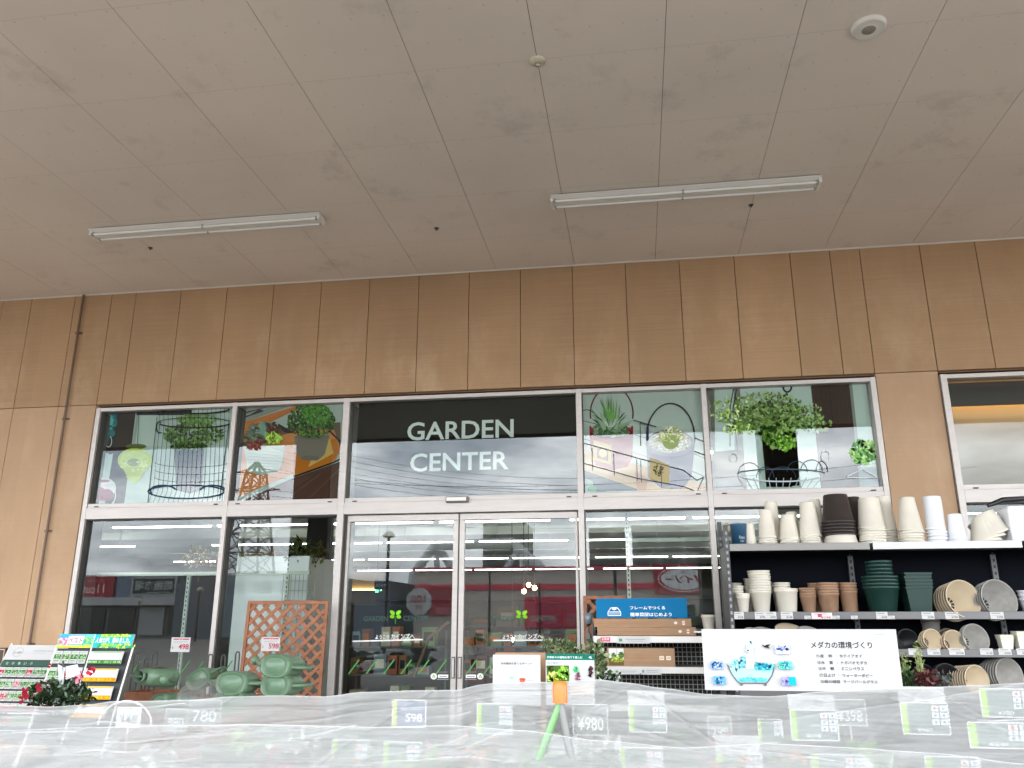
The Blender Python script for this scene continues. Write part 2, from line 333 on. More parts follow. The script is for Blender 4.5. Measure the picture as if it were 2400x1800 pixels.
for a, b in ((-6.235, -4.562), (-4.511, -3.222), (-.525, .751), (.804, 2.473), (3.222, 5.3)):
    ins.box(a + .014, b, FY0 + .035, .16, ZT0 - .012, ZT0 - .001, ALUD)
ins.build('frame_shade_strip', bld)
def pane(name, x0, x1, z0, z1, y=.05, parent=bld):
    p = MB(); p.box(x0, x1, y, y + .01, z0, z1, CLEAR); p.mi[2] = p._m(GLASS); return p.build(name, parent)
for a, b in ((-6.222, -4.562), (-4.5, -3.222), (-3.137, -.586), (-.517, .751), (.812, 2.473), (3.222, 5.3), (5.36, 8.2)):
    pane('window_pane', a, b, ZT1, ZTOP - .06)
    if a != -3.137: pane('window_pane', a, b, .3, ZT0 - .012)
# sliding doors
GREEN = '5f9a5a'
def door(x0, x1, right):
    d = empty('sliding_door', (0, 0, 0)); d.parent = bld
    f = MB(); f.box(x0, x1, .035, .085, ZT0 - .075, ZT0 - .006, ALU); f.box(x0, x0 + (.055 if right else .03), .033, .087, .14, ZT0 - .076, ALU); f.box(x1 - (.03 if right else .055), x1, .033, .087, .14, ZT0 - .076, ALU); f.box(x0 + .06, x1 - .06, .035, .085, .14, .3, ALU)
    f.build('door_frame', d, bevel=.003)
    a, b = (x0 + .055, x1 - .03) if right else (x0 + .03, x1 - .055)
    pane('door_glass', a, b, .3, ZT0 - .075, .055, d)
    h = MB(); hx = x0 + .027 if right else x1 - .027
    h.box(hx - .018, hx + .018, .02, .032, .93, 1.14, STEELD); h.box(hx - .011, hx + .011, .008, .019, .94, 1.13, ALU); h.build('handle', d)
    # decals on the glass
    y = .05
    A = px_art(0, 0, 1, y)
    if not right:
        cx, ty, t0, t1 = 927, 0, 880, 972; A.line([(826, 1503), (991, 1499)], 3.2, 'e8e8e8')
    else:
        cx, ty, t0, t1 = 1223, 0, 1178, 1271; A.line([(1156, 1501), (1292, 1500)], 3.2, 'e8e8e8')
    A.text('ようこそ', t0, 1498, t0 + 33, 1488, 'f2f2f2', .012); A.text('カインズへ', t0 + 36, 1498, t1, 1485, 'f2f2f2', .015)
    A.text('GARDEN', cx - 74, 1456, cx - 18, 1444, '4c5f5a', .01); A.text('CENTER', cx + 18, 1455, cx + 78, 1443, '4c5f5a', .01)
    lc = ['7fc42c', '8ed23a', '76b82a']
    for k, (an, ln) in enumerate(((-140, 17), (-42, 17), (172, 14), (10, 14))):
        u, v = math.cos(R(an)), math.sin(R(an)); bx, by = cx, 1442 if k < 2 else 1444
        A.poly([(bx + u * 2, by + v * 2), (bx + u * ln * .4 - v * 4.6, by + v * ln * .4 + u * 4.6), (bx + u * ln * .8 - v * 3.8, by + v * ln * .8 + u * 3.8), (bx + u * ln, by + v * ln), (bx + u * ln * .8 + v * 3.2, by + v * ln * .8 - u * 3.2), (bx + u * ln * .4 + v * 4.6, by + v * ln * .4 - u * 4.6)], lc[k % 3])
    A.line([(cx, 1444), (cx, 1462)], 1.6, '3f8a3a')
    for i in range(7):
        x = (817 if not right else 1093) + i * 41
        q = at(x + 25, 1547, y)
        if q.x < b - .02 and at(x, 1579, y).x > a: A.line([(x, 1580), (x + 25, 1546)], 3.0, GREEN)
    sgn = -1 if not right else 1; px0 = 1017 if not right else 1126
    A.ell(px0, 1585, 7.5, 7.5, 'e6e6dc'); A.poly([(px0 - 4, 1588), (px0, 1580), (px0 + 4, 1588)], '4f7a3a'); A.ell(px0, 1586, 1.6, 1.6, 'e6e6dc')
    lo, hi = (px0 + 10, px0 + 34) if not right else (px0 - 34, px0 - 10)
    A.rect(lo, 1581, hi, 1588.5, 'f0f0ee'); A.line([(lo + 3, 1585), (hi - 3, 1585)], 2, '777777'); A.line([(lo - 2, 1592), (hi + 1, 1592)], 1.5, 'b0b0b0'); A.line([(lo, 1575), (hi, 1575)], 1.2, '999999')
    A.mb.build('door_sticker', d)
door(-3.12, -1.878, False); door(-1.862, -.6, True)
q = MB(); q.box(-1.878, -1.862, .04, .08, .14, ZT0 - .01, ALUD); q.box(-3.147, -3.12, .02, .3, .14, ZT0 - .006, ALUD); q.build('door_gasket', bld)
q = MB(); q.box(-2.0, -1.755, -.075, -.031, 2.715, 2.775, mat('sensor_housing', (.1, .1, .1), .4)); q.box(-1.99, -1.775, -.085, -.0755, 2.727, 2.767, WHITE); q.build('door_sensor', bld, bevel=.004)
# green slash film on the fixed panes
A = px_art(0, 0, 1, .048)
for x in (445, 478, 506, 545, 330): A.line([(x - 22, 1580), (x, 1548)], 2.6, '4f8a50')
A.mb.build('window_sticker', bld)

# ------------------------------------------------------------------ canopy
can = empty('entrance_canopy', (0, 0, 0), 'wide flat canopy ceiling of grey beige boards over the store entrance', 'canopy')
c = MB(); cs, c0 = .9107, -3.299
for i in range(-20, 22):
    x0, x1 = c0 + cs * i, c0 + cs * (i + 1)
    c.box(x0 + .0022, x1 - .0022, -8.62, -.014, ZC, ZC + .008, SOFFIT)
c.build('soffit', can)
c = MB(); c.box(-22, 17, -8.62, .19, ZC + .0095, ZC + .4, DARKJ); c.box(-22, 17, -8.72, -8.625, ZC - .06, ZC + .55, WALL); c.build('fascia', can)
PIL = mat('pillar_cladding', (.09, .065, .05), .7)
for a, b in ((-7.45, -6.6), (2.6, 3.34)):
    c = MB(); c.box(a, b, -8.6, -7.95, .12, ZC, PIL) if 0 else c.box(a, b, -8.9, -8.4, .12, ZC - .001, PIL); c.build('pillar', can, bevel=.01)

def fixture(x0, x1, y, z, label):
    o = empty('ceiling_light', ((x0 + x1) / 2, y, z), label, 'light fixture', 'tube lights under the canopy')
    h = (x1 - x0) / 2; b = MB(); b.box(-h, h, -.035, .035, -.055, -.001, WHITE)
    for s in (-1, 1): b.raw([Vector((x, s * yy, zz)) for x in (-h, h) for yy, zz in ((.036, -.035), (.11, -.012), (.11, -.02), (.036, -.045))], [(0, 4, 5, 1), (3, 2, 6, 7), (1, 5, 6, 2), (0, 1, 2, 3), (4, 7, 6, 5)], WHITE)
    b.build('reflector', o)
    e = MB(); e.box(-h - .004, -h + .02, -.085, .085, -.07, -.002, WHITE); e.build('end_cap', o, bevel=.004); e = MB(); e.box(h - .02, h + .004, -.085, .085, -.07, -.002, WHITE); e.build('end_cap', o, bevel=.004)
    for s in (-1, 1):
        for a, bb in ((-h + .04, -.006), (.006, h - .04)):
            t = MB(); t.tube([(a, s * .058, -.056), (bb, s * .058, -.056)], .0135, mat('unlit_tube', (.78, .78, .76), .25), 12); t.build('tube', o)
            t = MB()
            for x in (a, bb): t.box(x - .007, x + .007, s * .058 - .009, s * .058 + .009, -.07, -.02, mat('socket', (.3, .3, .28), .5))
            t.build('socket', o)
    return o
fixture(-5.487, -2.993, -1.56, ZC, 'unlit white tube light under the canopy at the left'); fixture(-.672, 1.811, -1.555, ZC, 'unlit white tube light under the canopy at the right')
o = empty('ceiling_speaker', (1.719, -3.63, ZC), 'round beige speaker set in the canopy ceiling boards', 'speaker')
b = MB(); b.lathe([(.001, -.028), (.05, -.03), (.075, -.022), (.1, -.03), (.112, -.022), (.116, 0)], WHITE, 36); b.build('ring', o)
b = MB(); b.lathe([(.001, -.034), (.042, -.034), (.047, -.029)], mat('speaker_grille', (.25, .23, .2), .7, nscale=200, namt=.5), 24); b.build('grille', o)
o = empty('fire_detector', (-.564, -3.605, ZC), 'small round metal fire detector on the canopy ceiling', 'detector')
b = MB(); b.lathe([(.001, -.02), (.03, -.022), (.055, -.01), (.06, 0)], mat('detector_shell', (.62, .56, .42), .35, .3), 28); b.build('base', o)
b = MB(); b.lathe([(.001, -.045), (.014, -.044), (.018, -.03), (.012, -.02)], CHROME, 16); b.build('sensor', o)
for i, (x, y, l) in enumerate(((-1.916, -1.127, 'small dark sprinkler head between the two tube lights'), (-5.117, -1.134, 'small dark sprinkler head beside the left tube light'), (1.248, -1.157, 'small dark sprinkler head under the right tube light'))):
    b = MB(); b.lathe([(.001, -.022), (.012, -.021), (.012, -.016), (.005, -.014), (.006, -.005), (.024, -.003), (.026, 0)], DWIRE, 16); tag(b.build('sprinkler_head', loc=(x, y, ZC)), l, 'sprinkler', 'sprinkler heads in the canopy ceiling')
pp = empty('conduit_pipe', (-6.69, -.03, 1), 'thin brown pipe running up the wall left of the windows', 'pipe')
CP = mat('brown_pipe_paint', (.13, .075, .045), .5)
b = MB(); b.tube([(0, 0, -.85), (0, 0, 4.40)], .014, CP, 12); b.build('pipe', pp)
for z in (.25, 1.488, 2.815, 3.9):
    b = MB(); b.box(-.045, .045, .014, .028, z - .012, z + .012, CP); b.tube([(0, 0, z - .012), (0, 0, z + .012)], .02, CP, 12); b.build('pipe_clamp', pp)
#PART2
# ------------------------------------------------------------------ prints in the transom windows
PY = .075
def poster(name, pxs, label, cat='poster', grp=None):
    """pxs: the four world bounds x0,x1,z0,z1 of the sheet; drawing is clamped to them"""
    x0, x1, z0, z1 = pxs
    o = empty(name, ((x0 + x1) / 2, PY, z0), label, cat, grp)
    def mk(ox, oy, sc):
        A = Art(None, (0, -1, 0)); org = Vector(o.location)
        def fn(u, v):
            p = at(ox + u * sc, oy + v * sc, PY); return Vector((min(max(p.x, x0), x1), PY, min(max(p.z, z0), z1))) - org
        A.fn = fn; return A
    return o, mk
Z0, Z1 = ZT1 - .01, ZTOP - .03
# 1: lanterns and bird cage
o, mk = poster('window_poster', (-6.16, -4.56, Z0, Z1), 'window print of a dark wire bird cage with fern and glass lanterns', grp='plant photo prints in the upper windows')
A = mk(0, 900, .2712); A.rect(600, 100, 2200, 1100, 'c3d3cb')
A.poly([(700, 190), (1060, 190), (990, 600), (700, 620)], '20282a'); A.poly([(840, 600), (940, 600), (900, 1060), (700, 1060)], 'b9cfc9')
A.poly([(1060, 200), (1180, 200), (1130, 600), (1070, 1060), (905, 1060), (985, 560)], '2f2a29'); A.rect(1180, 205, 1660, 270, '22262a')
A.poly([(1180, 270), (1130, 600), (1160, 600), (1200, 270)], '9fb0aa'); A.rect(1640, 190, 1660, 300, '15181c')
tl = ['0d5a62', '117a80', '1b97a0', '57b7bb', '0a3f49']
A.ell(940, 270, 75, 60, tl[0]); A.ell(935, 330, 80, 75, tl[1]); A.ell(950, 330, 45, 60, tl[3]); A.ell(930, 385, 75, 30, tl[4]); A.ell(920, 425, 78, 45, tl[1]); A.poly([(850, 440), (960, 440), (915, 530), (870, 530)], tl[0]); A.ell(880, 470, 22, 40, tl[2]); A.arc(940, 495, 28, 50, -60, 240, 6, 'd8d8d0'); A.leaves(930, 340, 70, 90, 60, 14, tl)
A.line([(1205, 270), (1190, 520)], 5, '555a4a')
yl = ['c9dc5c', 'd6e779', 'bccf48', 'e2efa0']
A.ell(1180, 540, 90, 22, '5d6a35'); A.ell(1170, 660, 150, 105, yl[0]); A.ell(1165, 650, 120, 70, yl[1]); A.ell(1160, 680, 55, 34, '8d9a5a'); A.poly([(1060, 720), (1290, 720), (1200, 830), (1120, 830)], yl[2]); A.poly([(1090, 800), (1240, 800), (1165, 870)], yl[0]); A.leaves(1165, 690, 120, 80, 40, 16, yl)
A.ell(900, 900, 110, 90, 'd9d3d3'); A.ell(860, 950, 70, 60, 'd2305a'); A.ell(930, 960, 60, 50, '8f2a48'); A.ell(890, 850, 80, 20, 'e8e4e4'); A.ell(890, 840, 70, 12, '9a3a50'); A.arc(960, 960, 45, 80, -80, 80, 9, 'e6dede')
A.leaves(1680, 440, 260, 105, 420, 17, ['4f7a2e', '6f9b3c', '8bb84f', '2e4f22', '3c6330'], 1.8); A.leaves(1720, 310, 190, 50, 120, 15, ['8bb84f', '7ba545', '6f9b3c'], 1.8)
A.poly([(1515, 570), (1770, 570), (1750, 920), (1640, 945), (1530, 920)], '454b52'); A.leaves(1640, 545, 150, 40, 140, 16, ['3c6330', '5f8a38', '26401d'], 1.8)
ck = '20252b'
for v in (220, 345): A.arc(1690, v, 300, 40 if v < 300 else 36, 0, 180, 13, ck, 20)
A.arc(1690, 330, 300, 34, 180, 360, 6, ck, 20)
for k in range(17):
    u = 1390 + k * 37.5; t = (u - 1690) / 300
    A.line([(u, 190), (u, 340 + 36 * math.sqrt(max(0, 1 - t * t)))], 3.2, ck, .2); A.line([(u, 350), (u - 35 + t * 20, 930)], 3.6, ck, .2); A.line([(u - 35 + t * 20, 930), (u - 60 + t * 40, 1030)], 3, '3f5a6a', .2)
for v in (420, 700, 765, 830): A.arc(1665, v - 20, 315, 42, 0, 180, 3.4, '3a4650', 18, .2)
A.arc(1620, 930, 330, 52, 180, 360, 12, '2c4152', 22); A.arc(1620, 930, 330, 62, 0, 180, 12, '2c4152', 22); A.arc(1420, 925, 110, 45, 150, 350, 14, '2c4152'); A.arc(1850, 925, 110, 45, 190, 390, 14, '2c4152')
A.arc(1390, 380, 26, 50, 60, 300, 9, ck); A.arc(1400, 240, 26, 34, 0, 360, 6, ck)
A.line([(1370, 290), (1290, 1030)], 5, ck); A.line([(1990, 330), (1910, 1000)], 6, ck)
A.mb.build('print', o)
# 2: succulent and round bush on a wooden board
o, mk = poster('window_poster', (-4.44, -3.222, Z0, Z1), 'window print of a round green bush and a succulent on an orange board', grp='plant photo prints in the upper windows')
A = mk(500, 900, .2712); A.rect(100, 100, 1200, 1100, 'b9c4bd')
A.poly([(200, 190), (700, 150), (200, 330)], '8f978f'); A.line([(220, 250), (500, 175)], 12, '23282a'); A.poly([(270, 275), (440, 235), (400, 215), (250, 290)], '33383a')
A.poly([(210, 420), (1100, 330), (1100, 560), (210, 620)], '6d5a4c')
A.poly([(200, 330), (745, 165), (760, 200), (210, 440)], 'cf7431')
for i in range(12): A.line([(205, 345 + i * 9), (740, 178 + i * 3)], 2.5, random.choice(['b85f22', 'dd8a48', 'c06a2c', 'e29a5c']), .3)
A.poly([(560, 340), (700, 420), (640, 440), (560, 370)], '2f2f33'); A.poly([(560, 400), (640, 425), (700, 520), (560, 480)], '7a5a44')
A.poly([(640, 430), (1040, 380), (1100, 560), (1060, 660), (680, 780), (200, 980), (180, 820), (215, 560)], 'd88a50')
A.poly([(700, 560), (1070, 470), (1090, 600), (1020, 680), (690, 800)], 'c8772d'); A.poly([(930, 480), (1010, 470), (1040, 600), (820, 720)], 'd8b468'); A.line([(690, 805), (1025, 685), (1100, 650)], 14, '2c211c')
A.poly([(165, 1060), (690, 815), (1100, 670), (1100, 1060)], '5e4339')
for i in range(16): A.line([(300 + i * 50, 1050), (690 + i * 40, 830 - i * 9)], 5, random.choice(['6d4e42', '54392f', '7a5a4c']), .3)
A.line([(1010, 410), (1100, 500)], 16, '2a2f35')
A.poly([(700, 460), (1010, 440), (965, 610), (900, 665), (760, 650), (720, 600)], '8a7f74'); A.ell(855, 460, 155, 20, '7a7067'); A.ell(840, 640, 80, 22, '7e746a')
gb = ['1f441a', '2d5a20', '3d7029', '528637', '173210', '6f9c4a']
A.leaves(850, 320, 205, 150, 700, 15, gb, 1.5, 8); A.leaves(900, 270, 130, 85, 240, 13, ['4f9633', '6aae45', '3b7d28'], 1.5)
A.poly([(210, 540), (620, 530), (600, 700), (560, 760), (420, 790), (300, 760), (280, 600)], 'b7c2b4')
for i in range(7): A.line([(290 + i * 6, 570 + i * 28), (600 - i * 6, 600 + i * 24)], 3, '8f9a8c', .3)
A.leaves(420, 400, 130, 60, 80, 26, ['7f9a86', '5f7f6c', '97ad92', '4c6a52'], 1.9); A.poly([(400, 330), (440, 320), (470, 420), (455, 480), (420, 440)], '7fa590')
A.leaves(370, 480, 110, 40, 90, 22, ['566f58', '6f3b38', '7f9a6a', '8f4a44'], 1.8); A.leaves(530, 400, 60, 60, 60, 20, ['5c2a2c', '7a3a36', '3e4a30'], 1.8); A.leaves(520, 470, 70, 45, 60, 24, ['8fb24a', 'a5c458', '6f963c'], 2); A.leaves(360, 545, 60, 30, 50, 16, ['6b3a36', '8a5048'])
A.mb.build('print', o)
# sign panel
o = empty('shop_sign', (-1.85, PY, Z0), 'dark green window sign reading GARDEN CENTER in white capitals', 'sign')
b = MB(); b.box(-1.225, 1.262, 0, .01, 0, Z1 - Z0, mat('dark_green_film', (.006, .010, .008), 1, spec=0)); b.build('panel', o)
A = world_art((0, -.001, 0), (1, 0, 0), (0, 0, 1), (0, -1, 0)); px = lambda u, v: at(u, v, PY)
def sgn(t, pL, pR, lz):
    a = px(*pL); b_ = px(*pR); A.text(t, a.x + 1.85, lz[0] - Z0, b_.x + 1.85, lz[1] - Z0, 'eef3f0', .016)
sgn('GARDEN', (954, 1029), (1204, 1029), (px(1080, 1029).z, px(1080, 986).z)); sgn('CENTER', (961, 1104), (1192, 1104), (px(1080, 1103).z, px(1080, 1060).z))
A.mb.build('lettering', o)
# 4: two tin pots in a wire basket
o, mk = poster('window_poster', (-.515, .76, Z0, Z1), 'window print of a spiky aloe and a cactus in red and purple tin pots', grp='plant photo prints in the upper windows')
A = mk(1000, 850, .3165); A.rect(1100, 150, 2100, 1000, 'c4cfc6')
A.poly([(1150, 560), (2080, 560), (2080, 960), (1150, 960)], 'ccd0c4'); A.poly([(1150, 700), (1160, 640), (2070, 900), (2070, 960), (1560, 960), (1150, 800)], 'e0b27e'); A.poly([(1150, 800), (1600, 950), (1150, 960)], '6d7076'); A.poly([(1150, 850), (1230, 880), (1240, 960), (1150, 960)], '9fb8aa'); A.ell(1225, 935, 35, 22, '3f9a5c')
A.poly([(1540, 800), (1640, 860), (1620, 960), (1560, 960)], 'd89a68')
for v in (450, 585): A.line([(1150, v - 20), (1560, v + 90), (1900, v + 190), (2060, v + 260)], 5, '3a4046', .3)
A.arc(1185, 400, 60, 50, 200, 330, 7, '50565a')
A.arc(1370, 380, 158, 200, 170, 370, 11, '6d1f24', 26)
A.poly([(1205, 480), (1530, 480), (1525, 700), (1490, 770), (1370, 795), (1250, 760), (1215, 640)], 'a53038'); A.poly([(1225, 530), (1520, 540), (1515, 700), (1370, 780), (1370, 540)], '96262f'); A.ell(1368, 520, 158, 42, '7b1d22'); A.ell(1368, 518, 140, 30, '8a8a7c')
A.poly([(1235, 575), (1368, 610), (1368, 760), (1235, 720)], 'd8b45c'); A.poly([(1262, 620), (1345, 640), (1345, 730), (1262, 706)], '7c3a30'); A.ell(1305, 672, 30, 34, 'd8b45c')
A.line([(1212, 470), (1215, 560)], 14, '8a2228'); A.line([(1522, 470), (1518, 560)], 14, '8a2228'); A.leaves(1360, 500, 130, 50, 160, 20, ['5f8a5a', '4c7850', '7fa074', '9ab894', '3c6040'], 2.2)
for i in range(34):
    an = R(random.uniform(195, 345)); l = random.uniform(90, 250) * (1.15 - .45 * abs(math.cos(an))); bu, bv = 1360 + random.uniform(-50, 50), 480 + random.uniform(-20, 20)
    tu, tv = bu + math.cos(an) * l, bv + math.sin(an) * l; nx, ny = -math.sin(an) * 15, math.cos(an) * 15
    A.poly([(bu - nx, bv - ny), (bu + nx, bv + ny), (tu, tv)], random.choice(['5f8a5a', '4c7850', '7fa074', '9ab894', '3c6040', '6da05a']), .4)
for i in range(26):
    an = R(random.uniform(215, 325)); l = random.uniform(60, 190); A.line([(1360 + math.cos(an) * 20, 480), (1360 + math.cos(an) * l, 480 + math.sin(an) * l)], 2.5, 'd3e0cc', .2)
for i in range(5):
    an = R(250 + i * 9); A.poly([(1340 + i * 12, 420), (1362 + i * 10, 420), (1352 + math.cos(an) * 170 + i * 3, 430 + math.sin(an) * 170)], '76b552', .3)
A.arc(1805, 560, 178, 255, 170, 372, 11, '23262e', 26)
A.poly([(1625, 560), (1985, 590), (1960, 850), (1900, 930), (1740, 930), (1640, 850)], '51496c'); A.poly([(1800, 640), (1980, 620), (1955, 850), (1900, 930), (1800, 935)], '443d60'); A.ell(1800, 600, 180, 100, '6d6780'); A.ell(1800, 590, 160, 82, 'bdb39c')
for i in range(170):
    an = random.uniform(0, 6.28); q = math.sqrt(random.random()); A.ell(1800 + math.cos(an) * q * 150, 595 + math.sin(an) * q * 74, 8, 6, random.choice(['e6e0cc', 'cabc98', '8f7a5c', 'f0ecdf', 'a0a890', 'c8a070']), 6, .08)
for i in range(46):
    an = R(random.uniform(180, 360)); l = random.uniform(50, 130); A.line([(1805, 600), (1805 + math.cos(an) * l, 600 + math.sin(an) * l)], 3, random.choice(['d8e0a0', 'f0f0d0', '9fb070', 'c8d890']), .2)
A.ell(1805, 590, 60, 55, '8fa068'); A.leaves(1805, 540, 90, 60, 90, 14, ['c6d08a', 'eef0d4', '93a868'], 3)
A.poly([(1650, 705), (1795, 760), (1795, 910), (1650, 860)], 'b3a67c'); A.leaves(1715, 800, 42, 42, 40, 10, ['5a5a3f', '3f4234'], 2)
A.line([(1635, 480), (1635, 580)], 18, '33304a')
for v in (610, 760): A.line([(1150, v - 10), (1560, v + 100), (1900, v + 190 if v < 700 else v + 160), (2000, 875 if v < 700 else 960), (2050, 850)], 6, '4a5056', .3)
for u in (1225, 1385, 1555, 1735, 1585): A.line([(u, 620 + (u - 1150) * .25), (u + 5, 780 + (u - 1150) * .25)], 5, '4a5056', .2)
A.line([(1530, 430), (1700, 480), (1580, 450), (1585, 620)], 6, '3a3f44'); A.line([(1980, 560), (2070, 590)], 6, '3a3f44'); A.line([(1980, 660), (2070, 690)], 6, '3a3f44')
A.mb.build('print', o)
# 5: leafy plant in a black pot
o, mk = poster('window_poster', (.84, 2.46, Z0, Z1), 'window print of a bright leafy shrub in a black pot by brown boards', grp='plant photo prints in the upper windows')
A = mk(1650, 850, .339); A.rect(-100, 80, 1350, 900, 'ccdcd4')
A.rect(-100, 80, 65, 900, '6e7068'); A.poly([(205, 150), (245, 150), (290, 880), (215, 880)], '7f7f78'); A.poly([(735, 130), (1000, 120), (1085, 880), (810, 880)], '3a2620')
for i in range(9): A.line([(750 + i * 28, 130), (828 + i * 28, 880)], 3, random.choice(['2c1c17', '4a322a']), .3)
A.line([(860, 130), (940, 880)], 6, '1c120e'); A.poly([(1000, 120), (1020, 120), (1100, 880), (1080, 880)], '8a9088')
A.poly([(0, 620), (270, 600), (300, 880), (0, 880)], '6a5a50'); A.poly([(0, 790), (230, 800), (250, 900), (0, 900)], '4a4f58'); A.poly([(1080, 720), (1300, 720), (1300, 900), (1090, 900)], '8f989c')
A.line([(205, 160), (180, 300), (180, 580)], 8, '25282a'); A.line([(225, 160), (200, 320), (235, 640)], 8, '25282a')
A.arc(575, 170, 28, 34, 0, 180, 13, '1d2226'); A.line([(547, 130), (547, 172)], 13, '1d2226'); A.line([(603, 150), (603, 172)], 13, '1d2226')
A.poly([(395, 470), (640, 460), (660, 850), (430, 860)], '1a1613'); A.poly([(440, 600), (640, 600), (655, 830), (600, 860), (470, 860)], '110f0d')
lv = ['56802f', '7ba047', 'a8c76c', '34551f', '668f3a', 'c3dc95', '243d16']
A.leaves(480, 390, 350, 100, 300, 15, lv, 1.5, 6); A.leaves(440, 285, 230, 80, 260, 13, lv[1:4] + lv[5:6], 1.7); A.leaves(480, 390, 230, 120, 420, 17, lv, 1.5, 6); A.leaves(520, 450, 130, 90, 220, 20, lv, 1.5, 6); A.leaves(520, 520, 110, 70, 160, 22, lv, 1.4); A.leaves(760, 430, 120, 55, 90, 14, lv[1:6], 1.6); A.leaves(640, 330, 170, 60, 90, 12, lv[1:6], 1.8); A.leaves(180, 330, 150, 90, 80, 14, lv[1:6], 2)
for i in range(14): A.line([(470, 420), (470 + random.uniform(-380, 350), 420 + random.uniform(-220, 60))], 3, '6d8a40', .1)
A.leaves(240, 460, 110, 40, 60, 15, lv[4:6], 2); A.leaves(560, 560, 70, 50, 70, 16, ['3f6f22', '5f9330', '8bbf4c'])
A.leaves(1105, 620, 100, 80, 150, 20, ['7fb86a', '9ccf7c', 'bfe39a', '5f9a58'], 1.5)
for (cu, cv, ru) in ((310, 770, 75), (420, 800, 60), (540, 800, 90), (640, 760, 70), (740, 750, 75), (810, 760, 40)): A.arc(cu, cv, ru, 75, 180, 360, 4.5, '3a4450', 16, .2)
A.arc(530, 770, 300, 55, 0, 180, 9, 'b8c2c6', 20); A.arc(530, 770, 300, 30, 180, 360, 7, '4a5560', 20)
for i in range(12): A.line([(235 + i * 52, 800), (300 + i * 40, 900)], 5, 'a4b0b8', .1)
A.arc(835, 650, 30, 35, 120, 400, 7, 'cfd6d8'); A.arc(200, 660, 26, 30, 120, 420, 7, 'c9ccc8'); A.line([(985, 790), (1090, 740), (1200, 800), (985, 800)], 7, 'd5dada')
A.mb.build('print', o)

# ------------------------------------------------------------------ across the car park (seen mirrored in the glass)
def rx(p): return Vector((p.x, -p.y, p.z))                # mirror image in the window plane y = 0
def rat(px_, py_, D): return rx(at(px_, py_, D))
def facade(name, D, x0, x1, z1, depth, m, label, cat='building'):
    o = empty(name, ((x0 + x1) / 2, -D, 0), label, cat); b = MB(); b.box(x0 - o.location.x, x1 - o.location.x, -depth, 0, 0, z1, m); b.build('wall', o); return o
def on(o, x0, x1, z0, z1, m, name, d=.05, t=.12):
    b = MB(); b.box(x0 - o.location.x, x1 - o.location.x, d, d + t, z0, z1, m); return b.build(name, o)
def sign_on(o, x0, x1, z0, z1, base, texts, name='sign_board'):
    on(o, x0, x1, z0, z1, mat('sign_' + base, lin(base), .5), name, .18, .1)
    A = world_art((x1 - o.location.x, .285, 0), (-1, 0, 0), (0, 0, 1), (0, 1, 0), eps=.004)
    for t in texts:
        k, *r = t
        if k == 't': body, a, zb, c_, zt, col, bo = r; A.text(body, a, zb, c_, zt, col, bo)
        elif k == 'e': A.ell(*r[:4], r[4], 32)
        elif k == 'l': A.line(r[0], r[1], r[2])
        elif k == 'p': A.poly(r[0], r[1])
    A.mb.build('sign_lettering', o)
GW = mat('dark_grey_cladding', (.16, .19, .21), .6); GW2 = mat('grey_cladding', (.36, .38, .4), .6); WIN = mat('dark_window_band', (.02, .025, .03), .2); COPE = mat('white_coping', (.6, .62, .62), .5)
b1 = facade('shop_row', 60, -52.5, -26.5, 5.25, 14, GW, 'long dark grey shop row with red and grey sign boards across the car park')
on(b1, -52.6, -26.4, 5.25, 5.4, COPE, 'coping'); on(b1, -52.5, -26.5, 2.75, 3.4, GW2, 'awning', .05, 1.2)
on(b1, -45.5, -44.2, 3.4, 5.2, mat('blue_grey_panel', (.13, .17, .24), .5), 'side_panel')
for i in range(9): on(b1, -51.5 + i * 2.8, -49.1 + i * 2.8, .3, 2.6, WIN if i % 3 else GW2, 'shop_window', .05)
sign_on(b1, -49.3, -45.7, 3.15, 5.25, '8c2030', [('t', '11cut', .75, .75, 2.9 + 0, 1.7, 'ddc0c4', .012)][:0] + [('t', '11cut', .9, 3.8, 3.0, 4.55, 'e6c8cc', .008), ('l', [(.9, 4.85), (2.6, 4.85)], .06, 'c88a90'), ('l', [(.9, 3.45), (2.9, 3.45)], .06, 'c88a90')])
sign_on(b1, -44.1, -39.75, 3.1, 5.25, '8a9092', [('p', [(.25, 3.75), (4.1, 3.75), (4.1, 5.0), (.25, 5.0)], '3c4648'), ('t', '眼鏡市場', .4, 4.0, 3.95, 4.85, 'a4b0ae', .01), ('l', [(.5, 3.85), (2.8, 3.85)], .05, 'a4b0ae'), ('t', 'メガネ・コンタクト・補聴器', .5, 3.3, 3.9, 3.55, '4a5254', .0)])
b5 = facade('dark_store', 58, -38.8, -20.0, 4.6, 12, mat('slate_cladding', (.09, .12, .16), .6), 'dark slate store block beside the grey shop row')
sign_on(b5, -32.5, -27.2, 3.4, 4.9, 'a8b4b6', [('t', '100円', .5, 3.6, 2.1, 4.7, '30383c', .01), ('t', '満点', 2.8, 3.6, 4.6, 4.7, '30383c', .01)])
for i in range(6): on(b5, -30 + i * .9, -29.6 + i * .9, .6, 2.5, GW2, 'banner', .05)
RED = mat('red_trim', (.6, .05, .1), .5)
b2 = facade('discount_store', 60, -18.5, 14, 5.6, 20, mat('taupe_corrugated', (.46, .42, .38), .6, nscale=1, namt=.1, stretch=(12, 1, .02)), 'grey store with red trim and an oval red and white sign')
on(b2, -18.6, 14, 5.45, 5.75, RED, 'roof_trim'); on(b2, -18.5, 14, 3.9, 4.35, RED, 'red_band'); on(b2, -9.2, -4.6, .9, 3.35, mat('crimson_panel', (.5, .02, .07), .5), 'crimson_panel')
sign_on(b2, -17.2, -15.0, 1.9, 4.15, '8c1c30', [('t', 'OPEN', .2, 2.0, 1.5, 2.5, 'c87a84', .01)], 'sign_board')
